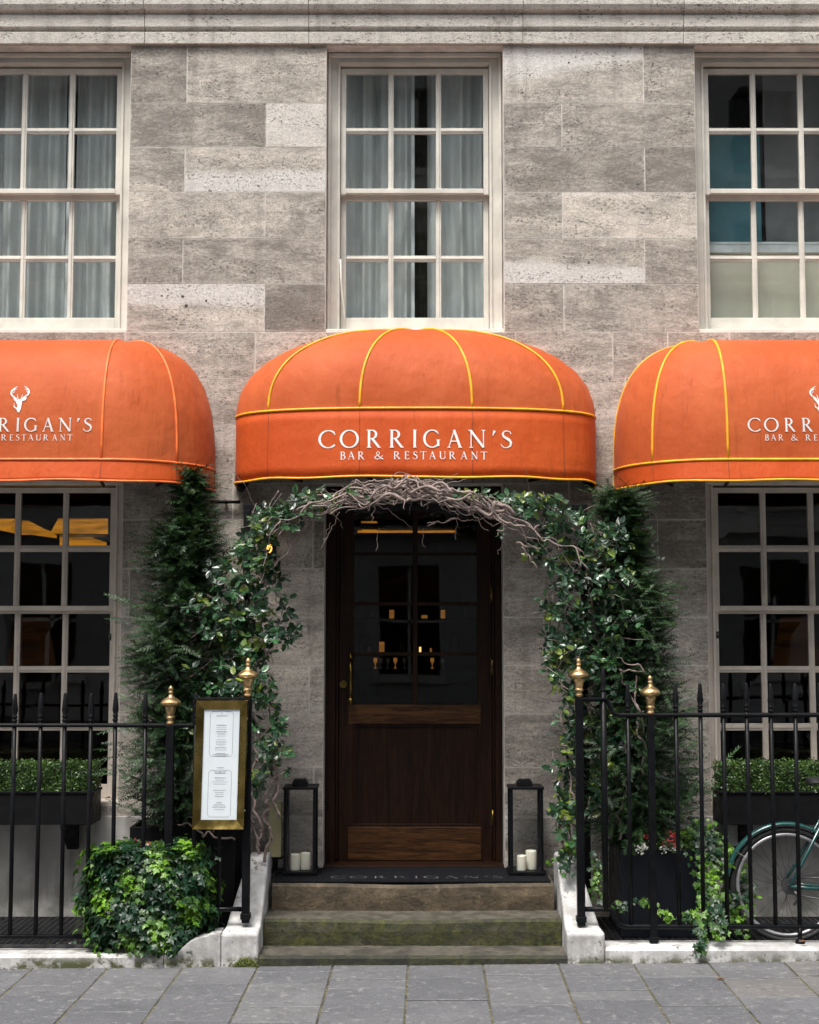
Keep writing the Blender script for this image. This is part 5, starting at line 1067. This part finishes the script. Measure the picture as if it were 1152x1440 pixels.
Ls = [((372, 1210, -.5), (388, 1040, -.62), .035, .010), ((365, 1200, -.5), (355, 960, -.5), .035, .009), ((388, 1130, -.55), (375, 930, -.5), .03, .007), ((395, 1150, -.55), (372, 1070, -.6), .03, .009), ((350, 1200, -.45), (340, 900, -.5), .03, .008), ((360, 1000, -.5), (370, 760, -.5), .035, .008), ((345, 960, -.45), (345, 800, -.5), .03, .006),
      ((365, 830, -.5), (460, 700, -.6), .03, .007), ((330, 1180, -.5), (250, 1160, -.6), .03, .007), ((365, 1190, -.6), (335, 1110, -.62), .025, .008), ((330, 1160, -.55), (270, 1100, -.55), .03, .007), ((300, 1170, -.5), (262, 1060, -.55), .03, .006), ((285, 860, -.5), (230, 850, -.55), .01, .002), ((350, 790, -.5), (395, 850, -.45), .03, .004), ((330, 770, -.5), (362, 745, -.5), .01, .005), ((390, 800, -.5), (400, 890, -.42), .03, .0035), ((375, 720, -.55), (392, 690, -.6), .012, .006), ((345, 680, -.6), (325, 660, -.6), .01, .0016), ((360, 715, -.55), (343, 678, -.6), .004, .0016)]
climber('glossy leaved climber on the left side of the arch', Lb, Ls, 21)
Rb = [(700, 700, 40, 10, -.62, .06, 7), (740, 712, 34, 16, -.58, .08, 14), (775, 720, 28, 24, -.55, .1, 24), (800, 745, 30, 34, -.5, .1, 24), (770, 775, 34, 24, -.52, .1, 18), (820, 790, 44, 34, -.5, .12, 38), (860, 760, 22, 28, -.5, .1, 16), (800, 840, 40, 36, -.5, .12, 34), (855, 830, 36, 44, -.52, .12, 38), (835, 890, 46, 40, -.52, .12, 46), (790, 900, 26, 44, -.5, .1, 18), (880, 900, 28, 44, -.5, .12, 20),
      (820, 950, 50, 36, -.52, .12, 44), (870, 970, 34, 44, -.52, .12, 26), (845, 1030, 46, 46, -.5, .12, 40), (885, 1060, 34, 50, -.5, .12, 30), (850, 1110, 40, 40, -.5, .12, 28), (800, 1030, 18, 50, -.55, .08, 12), (795, 1090, 18, 40, -.55, .08, 14), (765, 915, 22, 30, -.5, .06, 8), (800, 1160, 18, 40, -.6, .06, 14), (790, 1140, 14, 30, -.6, .05, 9), (900, 1130, 30, 26, -.5, .1, 12)]
Rs = [((815, 1220, -.6), (800, 1080, -.6), .02, .009), ((800, 1090, -.55), (790, 960, -.55), .03, .007), ((860, 1180, -.5), (830, 1000, -.5), .03, .009), ((905, 1090, -.6), (895, 950, -.62), .025, .008), ((880, 1060, -.6), (905, 1000, -.62), .03, .007), ((900, 1000, -.62), (870, 940, -.62), .025, .006), ((870, 1180, -.55), (885, 1060, -.6), .03, .008), ((830, 1000, -.5), (850, 800, -.5), .03, .007), ((850, 900, -.5), (800, 760, -.5), .03, .006), ((780, 850, -.5), (750, 720, -.55), .03, .005), ((800, 950, -.5), (770, 820, -.48), .03, .005),
      ((760, 910, -.5), (745, 985, -.5), .01, .0016), ((800, 970, -.5), (750, 945, -.5), .01, .0016), ((840, 780, -.5), (830, 735, -.5), .015, .005), ((870, 940, -.62), (905, 945, -.66), .02, .0055), ((905, 945, -.66), (865, 925, -.66), .02, .0045), ((850, 800, -.5), (925, 865, -.5), .01, .0016), ((750, 720, -.55), (738, 655, -.63), .004, .0014), ((800, 1190, -.55), (830, 1120, -.55), .02, .007)]
climber('glossy leaved climber on the right side of the arch', Rb, Rs, 33)
# contorted bare branches over the door
def branch_arch():
    R = np.random.RandomState(12); o = thing('branch_arch', 'bare contorted branches woven into an arch over the door', 'branches', (.03, -.6, 2.4)); m = MB()
    ctr = [(352, 800), (375, 752), (400, 728), (440, 708), (490, 700), (535, 692), (575, 683), (620, 690), (665, 705), (710, 722), (755, 748), (800, 775), (840, 800)]
    def at(t_, off, Y):
        i = min(len(ctr) - 2, int(t_ * (len(ctr) - 1))); f = t_ * (len(ctr) - 1) - i; px = ctr[i][0] * (1 - f) + ctr[i + 1][0] * f; py = ctr[i][1] * (1 - f) + ctr[i + 1][1] * f + off; return np.array((XX(px, py, Y), Y, ZZ(py, Y)))
    for s in range(30):
        big = s < 10; t0 = R.uniform(.05, .45); t1 = min(1., t0 + R.uniform(.28, .55))
        if s in (0, 1, 2, 3): t0, t1 = ((.45, .98), (.08, .6), (.42, .85), (.15, .52))[s]
        off = R.uniform(-12, 18); off2 = R.uniform(-12, 20); Y = -.63 + R.uniform(-.09, .10); n = 80; ph = R.rand(8) * 6.28; am = R.uniform(7, 14); fr = R.uniform(4, 6.5) * (t1 - t0) * 2; pts = []; tt = np.linspace(t0, t1, n)
        for i, t_ in enumerate(tt):
            u = i / (n - 1); w1 = am * (.6 * math.sin(fr * 2 * PI * u * .5 + ph[0]) + .45 * math.sin(fr * 2 * PI * u + ph[1]) + .22 * math.sin(fr * 2 * PI * u * 2.3 + ph[2])); p = at(min(1, max(0, t_ + .010 * math.sin(fr * 2 * PI * u * 1.4 + ph[3]))), off * (1 - u) + off2 * u + w1, Y + .03 * math.sin(fr * 4 * u + ph[4])); pts.append(p)
        r0 = R.uniform(.0065, .0115) if big else R.uniform(.0025, .0055)
        if R.rand() < .5: pts = pts[::-1]
        m.tube([tuple(p) for p in pts], [r0 * (1 - .6 * i / n) * (1 + .12 * math.sin(i * .9)) for i in range(n)], 7)
        for b in range(3 if big else 1):
            i = R.randint(8, n - 8); p = pts[i]; d = np.array((R.uniform(-.22, .22), R.uniform(-.05, .05), R.uniform(-.16, .07))); W_ = wander(p, p + d, 22, .016, R, 2.2); m.tube([tuple(q) for q in W_], [r0 * .42 * (1 - .7 * k / 22) for k in range(22)], 5)
    for (a, b, r) in (((455, 760), (478, 720), .003), ((530, 775), (533, 742), .0016), ((452, 772), (465, 735), .002), ((600, 735), (700, 728), .003), ((640, 760), (650, 700), .0012), ((330, 768), (345, 760), .002), ((500, 668 + 8), (545, 676), .006), ((570, 670), (600, 690), .0075), ((545, 690), (572, 668), .007), ((640, 695), (662, 690), .011), ((725, 765), (760, 772), .008), ((735, 770), (755, 800), .006), ((600, 740), (640, 728), .0035), ((594, 745), (598, 770), .0012)):
        Y = -.64; W_ = wander((XX(a[0], a[1], Y), Y, ZZ(a[1], Y)), (XX(b[0], b[1], Y), Y, ZZ(b[1], Y)), 24, .012, R, 1.8); m.tube([tuple(q) for q in W_], [r * (1 - .4 * k / 24) for k in range(24)], 6)
    m.build('stems', 'bark', o)
    P, N, D, S_, C, tw = cluster_leaves([(500, 698, 26, 10, -.66, .05, 4), (545, 702, 20, 8, -.66, .04, 2), (655, 694, 26, 8, -.66, .05, 3), (600, 692, 20, 8, -.66, .05, 1), (710, 745, 20, 8, -.66, .05, 2)], R, (.02, .05)); foliage('foliage', LEAF, P, N, D, S_, C, 'leaf', o)
branch_arch()

# ---- ivy
def ivy_mass(name, label, cat, P, N, R, size=(.03, .05), bright=.35, group=None, origin=None, stem=True):
    o = thing(name, label, cat, origin, group); n = len(P); cl = .5 + .5 * np.sin(P[:, 0] * 21 + 1.3) * np.sin(P[:, 2] * 19 + P[:, 0] * 9 + .6); br = np.clip(cl * 1.25 - (1 - bright) * 1.2 + R.normal(0, .20, n) + .15, 0, 1) ** 1.3
    col = lerpc((.008, .040, .018), (.20, .42, .022), br); D = np.stack([R.normal(0, .55, n), R.normal(-.2, .3, n), -np.abs(R.normal(.6, .5, n))], 1); NN = N + R.normal(0, .38, (n, 3)) + np.array((0, 0, .35)); sz = R.uniform(size[0], size[1], n) * (1 - .25 * br)
    foliage('foliage', IVY, P, NN, D, sz, col, 'ivy', o); return o
def ivy_bush():
    R = np.random.RandomState(77); Y = -.80; n = 4000; cx = XX(212, 1265, Y); cz0 = .06; P = []; N = []
    hwid = .335; H = ZZ(1190, Y) - cz0
    for i in range(n):
        a = R.uniform(-.35, PI + .35); z = cz0 + H * R.rand() ** .85; t_ = (z - cz0) / H
        w_ = hwid * (1 - .10 * max(0, t_ - .7) * 3 - .12 * max(0, .2 - t_) * 4) * (1 + .07 * math.sin(a * 5 + z * 9) + .05 * math.sin(z * 23 + a * 3)); k = (R.uniform(.80, 1.03) if R.rand() > .04 else R.uniform(1.05, 1.18)) * (1 + .09 * math.sin(z * 31 + a * 7) * math.sin(a * 11))
        x = cx + w_ * k * math.cos(a) * 1.0; y = Y - .16 * k * abs(math.sin(a)) ** .6 * (1 if math.sin(a) > 0 else -1) * (1 - .35 * t_ ** 3) + R.uniform(-.02, .02) + .02 * math.sin(z * 16 + x * 12); P.append((x, y, z)); N.append((math.cos(a), -math.sin(a), .25))
    for i in range(700):  # top cap
        x = cx + R.uniform(-.29, .27); y = Y + R.uniform(-.14, .14); z = cz0 + H * (.97 + .035 * math.sin(x * 19) + .03 * R.randn()) - .0; P.append((x, y, z)); N.append((0, -.3, 1))
    for i in range(40):
        P.append((cx - .34 - R.rand() * .06, Y - .05, R.uniform(.25, .36))); N.append((-.5, -1, .2))
    o = ivy_mass('ivy_bush', 'bushy bright green ivy growing through the left railing', 'ivy', np.array(P), np.array(N), R, (.028, .056), .48, origin=(cx, Y, .06))
    m = MB()
    for i in range(40):
        a = R.uniform(0, 2 * PI); m.tube([(cx + .05 * math.cos(a), Y + .03 * math.sin(a), .05), (cx + .2 * math.cos(a), Y + .06 * math.sin(a), .3), (cx + .3 * math.cos(a), Y + .1 * math.sin(a), R.uniform(.3, .6))], .004, 5)
    m.build('stems', 'bark_d', o)
ivy_bush()
def strands(label, name, strands_, seed, size=(.026, .046), bright=.5, dens=75, spread=.035, group=None):
    R = np.random.RandomState(seed); P, N = [], []; m = MB()
    for (pts, sp) in strands_:
        W3 = [np.array((XX(a, b, Y), Y, ZZ(b, Y))) for a, b, Y in pts]
        path = []
        for a, b in zip(W3[:-1], W3[1:]):
            L = np.linalg.norm(b - a); k = max(2, int(L * dens)); 
            for i in range(k): q = a + (b - a) * (i + R.rand()) / k + R.normal(0, 1, 3) * (sp, sp * .5, sp * .6); P.append(q); N.append((R.normal(0, .5), -1, .35))
        m.tube([tuple(q + R.normal(0, .004, 3)) for q in W3], .0028, 5)
    P = np.array(P); o = ivy_mass(name, label, 'ivy', P, np.array(N), R, size, bright, group, tuple(P[0])); m.build('stems', 'bark_d', o); return o
strands('bright trailing ivy spilling from the slate planter over the right kerb', 'trailing_ivy', [
    ([(965, 1165, -.55), (990, 1180, -.62), (1005, 1215, -.66), (1010, 1260, -.7), (1012, 1305, -.74)], .055), ([(975, 1150, -.5), (1010, 1180, -.6), (1030, 1230, -.66), (1040, 1290, -.7)], .045), ([(1000, 1190, -.65), (1002, 1250, -.76), (1008, 1290, -.9), (1012, 1318, -.97)], .022), ([(985, 1200, -.66), (990, 1250, -.72), (984, 1290, -.9), (988, 1315, -.96), (985, 1340, -.975)], .016),
    ([(1000, 1290, -.8), (985, 1280, -.8), (970, 1285, -.8)], .02), ([(1020, 1190, -.55), (1042, 1235, -.6), (1048, 1300, -.68)], .03), ([(1015, 1200, -.6), (1018, 1240, -.65), (1020, 1300, -.72)], .05), ([(1040, 1240, -.62), (1045, 1310, -.7)], .035), ([(940, 1172, -.55), (975, 1165, -.55), (1000, 1175, -.55)], .03)], 51, dens=260, bright=.62)
strands('sparse bright ivy sprigs at the foot of the slate planter behind the right railing', 'trailing_ivy', [([(862, 1272, -.72), (880, 1270, -.72)], .016), ([(895, 1268, -.72), (915, 1270, -.72), (925, 1272, -.72)], .014), ([(925, 1275, -.74), (940, 1290, -.74), (955, 1295, -.74), (975, 1292, -.74)], .015)], 52, dens=150, bright=.75)
strands('narrow column of bright leaves behind the first right railing post', 'trailing_ivy', [([(845, 1200, -.7), (836, 1225, -.72), (838, 1250, -.72), (842, 1262, -.72)], .02), ([(800, 1160, -.6), (805, 1190, -.62), (800, 1230, -.66)], .03), ([(775, 1210, -.5), (788, 1205, -.5)], .014)], 53, dens=190, bright=.6)
strands('low green weeds along the left kerb beside the grating', 'low_weeds', [([(0, 1330, -.76), (30, 1334, -.76), (60, 1335, -.76)], .02), ([(60, 1334, -.74), (90, 1328, -.72), (125, 1330, -.74)], .03)], 54, size=(.015, .035), dens=190, bright=.35)
# flowering plants in the planters
def flowers(label, boxes, px0, px1, py, Y, seed, reds, whites):
    R = np.random.RandomState(seed); o = thing('flowering_plant', label, 'flowers', (XX((px0 + px1) / 2, py, Y), Y, ZZ(py + 15, Y)))
    n = 260; qx = R.uniform(px0, px1, n); yy = Y + R.uniform(-.04, .08, n); P = np.array([(XX(a, py, b), b, ZZ(py + R.uniform(-6, 12), b)) for a, b in zip(qx, yy)]); N = R.normal(0, .5, (n, 3)) + (0, -.6, .6); D = R.normal(0, .6, (n, 3)) + (0, -.2, .3)
    foliage('foliage', OVAL, P, N, D, R.uniform(.02, .04, n), lerpc((.02, .07, .02), (.10, .20, .03), R.rand(n)), 'ivy', o)
    for lst, c in ((reds, (.42, .012, .03)), (whites, (.75, .75, .70))):
        for (a, b) in lst:
            P, C, N, D = [], [], [], []
            for k in range(16):
                q = np.array((XX(a, b, Y - .09), Y - .09, ZZ(b, Y - .09))) + R.normal(0, .011, 3); P.append(q); C.append(np.array(c) * R.uniform(.6, 1.15)); N.append(R.normal(0, .5, 3) + (0, -1, .3)); D.append(R.normal(0, 1, 3))
            foliage('flower', OVAL, np.array(P), np.array(N), np.array(D), R.uniform(.012, .020, len(P)), np.array(C), 'petal', o)
flowers('small red and white flowers in the slate planter', 0, 885, 975, 1188, -.565, 3, [(945, 1172), (950, 1178), (938, 1182), (912, 1176), (948, 1186)], [(907, 1190), (935, 1192), (950, 1194), (915, 1186), (900, 1194)])
flowers('dark red leaved plant at the top of the ivy bush', 0, 176, 260, 1190, -.62, 4, [(192, 1186), (198, 1190), (207, 1188), (186, 1193)], [(205, 1192), (250, 1190)])
# moss patch at the chipped foot of the left kerb, litter on the paving
R_ = np.random.RandomState(3); n = 900; P = np.stack([R_.uniform(-.925, -.805, n), -.96 + R_.uniform(-.012, .0, n), R_.uniform(-.005, .038, n)], 1); P[:, 2] *= np.clip(1 - np.abs((P[:, 0] + .865) / .06) ** 3, .1, 1)
tag(foliage('moss', OVAL, P, R_.normal(0, .5, (n, 3)) + (0, -1, .3), R_.normal(0, 1, (n, 3)), R_.uniform(.005, .009, n), lerpc((.03, .04, .008), (.22, .25, .03), R_.rand(n)), 'ivy', None), 'green moss patch at the foot of the left white kerb', 'moss', kind='stuff')
n = 500; P = np.stack([R_.uniform(-2.4, 2.4, n), -.962 - np.abs(R_.normal(0, .012, n)), np.zeros(n)], 1); P[:, 2] = SLOPE * P[:, 0] + .003; tag(foliage('leaf_litter', OVAL, P, R_.normal(0, .4, (n, 3)) + (0, 0, 1), R_.normal(0, 1, (n, 3)), R_.uniform(.004, .011, n), lerpc((.05, .05, .02), (.28, .20, .09), R_.rand(n)), 'petal', None), 'crumbs of moss and dry litter along the foot of the kerb and steps', 'litter', kind='stuff')
for px, py, Yk, zk, lab in ((1013, 1378, None, .002, 'curled brown leaf on the right paving'), (1130, 1334, -.93, .095, 'curled brown leaf on the right white kerb'), ):
    if Yk is None: Yk = -1.33
    x = XX(px, py, Yk); m = MB(); m.add([(x - .022, Yk, zk + .004 + SLOPE * x), (x, Yk - .014, zk + .012 + SLOPE * x), (x + .024, Yk, zk + .003 + SLOPE * x), (x + .002, Yk + .014, zk + .009 + SLOPE * x), (x, Yk, zk + .003 + SLOPE * x)], [(0, 1, 4), (1, 2, 4), (2, 3, 4), (3, 0, 4)]); tag(m.build('dry_leaf', 'deadleaf', origin=(x, Yk, zk)), lab, 'leaf')

# ------------------------------------------------------------------ BICYCLE
def bicycle():
    Y = -.70; hx, hz = XX(1107, 1240, Y), ZZ(1244, Y); o = thing('bicycle', 'green bicycle leaning behind the right railing, rear wheel in view', 'bicycle', (hx, Y, .07))
    def wheel(x, z):
        Rw = .298; m = MB(); m.tube([(x + Rw * math.cos(a), Y, z + Rw * math.sin(a)) for a in np.linspace(0, 2 * PI, 65)], .016, 8, cap=False); tyre = None; wo = MB(); wo.tube([(x + .272 * math.cos(a), Y, z + .272 * math.sin(a)) for a in np.linspace(0, 2 * PI, 65)], .011, 8, cap=False)
        w_ = wo.build('wheel', 'alu', o); m.build('tyre', 'rubber', w_); s = MB()
        for i in range(32):
            a = 2 * PI * i / 32; sd_ = .03 if i % 2 else -.03; b = a + (.9 if (i // 2) % 2 else -.9); s.tube([(x + .02 * math.cos(b), Y + sd_, z + .02 * math.sin(b)), (x + .266 * math.cos(a), Y, z + .266 * math.sin(a))], .0011, 4, cap=False)
        s.build('spokes', 'steel', w_); h = MB(); h.tube([(x, Y - .055, z), (x, Y - .035, z), (x, Y - .03, z), (x, Y + .03, z), (x, Y + .055, z)], [.012, .012, .026, .026, .012], 14); h.build('hub', 'steel', w_)
    wheel(hx, hz); fx = hx + 1.08; wheel(fx, hz)
    def fender(x, a0, a1, name='mudguard'):
        m = MB(); n = 40; prof = [(-.024, -.012), (-.02, .0), (-.008, .006), (.008, .006), (.02, 0), (.024, -.012)]; vs = []
        for i in range(n + 1):
            a = math.radians(a0 + (a1 - a0) * i / n)
            for (dy, dr) in prof: r = .335 + dr; vs.append((x + r * math.cos(a), Y + dy, hz + r * math.sin(a)))
        m.add(vs, [(i * 6 + k, i * 6 + k + 1, (i + 1) * 6 + k + 1, (i + 1) * 6 + k) for i in range(n) for k in range(5)], True); f = m.build(name, 'teal', o, solid=.002)
        m = MB(); a = math.radians(a1 - 25); 
        for s_ in (-1, 1): m.tube([(x, Y + s_ * .05, hz), (x + .345 * math.cos(a), Y + s_ * .024, hz + .345 * math.sin(a))], .002, 5)
        m.build('stay', 'steel', f)
    fender(hx, 20, 172); fender(fx, 15, 165)
    m = MB(); bb = (hx + .46, Y, hz - .03); st = (hx + .27, Y, hz + .50); hd0 = (hx + .86, Y, hz + .52); hd1 = (hx + .91, Y, hz + .33)
    m.tube([bb, st], .015, 10); m.tube([hd0, hd1], .018, 10); m.tube([hd1, bb], .017, 10); m.tube([(hd0[0] + .01, Y, hd0[2] - .05), (hx + .33, Y, hz + .32)], .015, 10)
    for s_ in (-1, 1): m.tube([(hx, Y + s_ * .06, hz), (hx + .06, Y + s_ * .05, hz + .10), (st[0] - .01, Y + s_ * .02, st[2] - .04)], .0095, 8); m.tube([(hx, Y + s_ * .06, hz), (hx + .12, Y + s_ * .05, hz - .012), bb], .0105, 8)
    m.build('frame', 'teal', o); m = MB()
    for s_ in (-1, 1): m.tube([(hd1[0], Y + s_ * .045, hd1[2] - .01), (fx - .06, Y + s_ * .05, hz + .15), (fx, Y + s_ * .05, hz)], .011, 8)
    m.tube([(hd1[0], Y - .045, hd1[2] - .01), (hd1[0], Y + .045, hd1[2] - .01)], .014, 8); m.build('fork', 'teal', o)
    m = MB(); m.tube([st, (st[0] - .03, Y, st[2] + .12)], .012, 8); m.build('seat_post', 'alu', o)
    m = MB(); sx, sz = st[0] - .03, ZZ(1100, Y); vs = []; L_ = [(-.12, .03, .0), (-.105, .085, .012), (-.05, .085, .012), (.02, .04, .004), (.09, .02, .0), (.15, .016, -.01)]
    for (dx, w_, dz) in L_:
        for (cy_, cz_) in ((-1, -.022), (-.9, .0), (-.4, .018), (.4, .018), (.9, .0), (1, -.022)): vs.append((sx + dx, Y + cy_ * w_, sz + dz + cz_))
    m.add(vs, [(i * 6 + k, i * 6 + k + 1, (i + 1) * 6 + k + 1, (i + 1) * 6 + k) for i in range(5) for k in range(5)] + [tuple(range(6)), tuple(range(30, 36))] + [(i * 6, (i + 1) * 6, (i + 1) * 6 + 5, i * 6 + 5) for i in range(5)], True); q = m.build('saddle', 'rubber', o); q.modifiers.new('s', 'SUBSURF').render_levels = 2
    m = MB(); m.tube([(bb[0], Y - .05, bb[2]), (bb[0], Y - .055, bb[2])], .09, 28); m.tube([(bb[0], Y - .07, bb[2]), (bb[0] + .12, Y - .075, bb[2] - .12)], .008, 6); m.box(bb[0] + .08, bb[0] + .16, Y - .14, Y - .08, bb[2] - .135, bb[2] - .11); m.tube([(bb[0], Y + .07, bb[2]), (bb[0] - .12, Y + .075, bb[2] + .12)], .008, 6); m.box(bb[0] - .16, bb[0] - .08, Y + .08, Y + .14, bb[2] + .11, bb[2] + .135); m.build('crank', 'steel', o)
    m = MB(); m.tube([(hx, Y - .048, hz), (hx, Y - .052, hz)], .045, 22); m.tube([(hx, Y - .046, hz + .04), (bb[0], Y - .052, bb[2] + .088)], .0035, 5); m.tube([(hx, Y - .046, hz - .04), (hx + .2, Y - .05, hz - .075), (bb[0], Y - .052, bb[2] - .088)], .0035, 5); m.tube([(hx + .02, Y - .05, hz - .02), (hx + .05, Y - .055, hz - .06), (hx + .02, Y - .055, hz - .10)], .008, 6); m.build('chain', 'steel', o)
    m = MB(); m.tube([hd0, (hd0[0] - .02, Y, hd0[2] + .12)], .012, 8); m.tube([(hd0[0] - .02, Y, hd0[2] + .12), (hd0[0] + .05, Y, hd0[2] + .14), (hd0[0] + .05, Y - .02, hd0[2] + .14)], .011, 8)
    for s_ in (-1, 1): m.tube([(hd0[0] + .05, Y, hd0[2] + .14), (hd0[0] + .04, Y + s_ * .12, hd0[2] + .16), (hd0[0] - .06, Y + s_ * .2, hd0[2] + .15), (hd0[0] - .18, Y + s_ * .22, hd0[2] + .13)], .011, 8)
    m.build('handlebar', 'alu', o)
bicycle()

# ------------------------------------------------------------------ the street's other side (seen in the window reflections)
def opposite():
    o = thing('opposite_building', 'pale stone terrace across the street seen only as reflections in the window glass', 'building', (0, -19, 0)); m = MB(); Y = -19
    holes = []
    for i in range(-14, 15):
        for (a, b) in ((.9, 3.1), (4.4, 6.6), (7.7, 9.9), (11., 12.8), (13.8, 15.)): holes.append((i * 2.4 - .6, i * 2.4 + .6, a, b))
    for q in cut((-36, 36, -.1, 17), holes): m.box(q[0], q[1], Y - .5, Y, q[2], q[3])
    m.build('wall', 'terrace', o); g = MB()
    for h in holes: g.box(h[0], h[1], Y - .3, Y - .27, h[2], h[3])
    g.build('windows', 'glass_dark', o); f = MB()
    for h in holes: f.box(h[0] - .12, h[1] + .12, Y, Y + .08, h[2] - .15, h[2]); f.box((h[0] + h[1]) / 2 - .03, (h[0] + h[1]) / 2 + .03, Y - .25, Y - .2, h[2], h[3]); f.box(h[0], h[1], Y - .25, Y - .2, (h[2] + h[3]) / 2 - .03, (h[2] + h[3]) / 2 + .03)
    f.build('window_trim', 'frame', o); c = MB()
    for z in (3.7, 10.4, 15.9): c.box(-36, 36, Y, Y + .3, z, z + .3)
    c.build('cornice', 'cornice2' if 'cornice2' in M else 'frame', o)
    b = MB(); b.box(-36, 36, -24, -19.51, -.1, 17); b.build('back_wall', 'dark_room', o)
opposite()
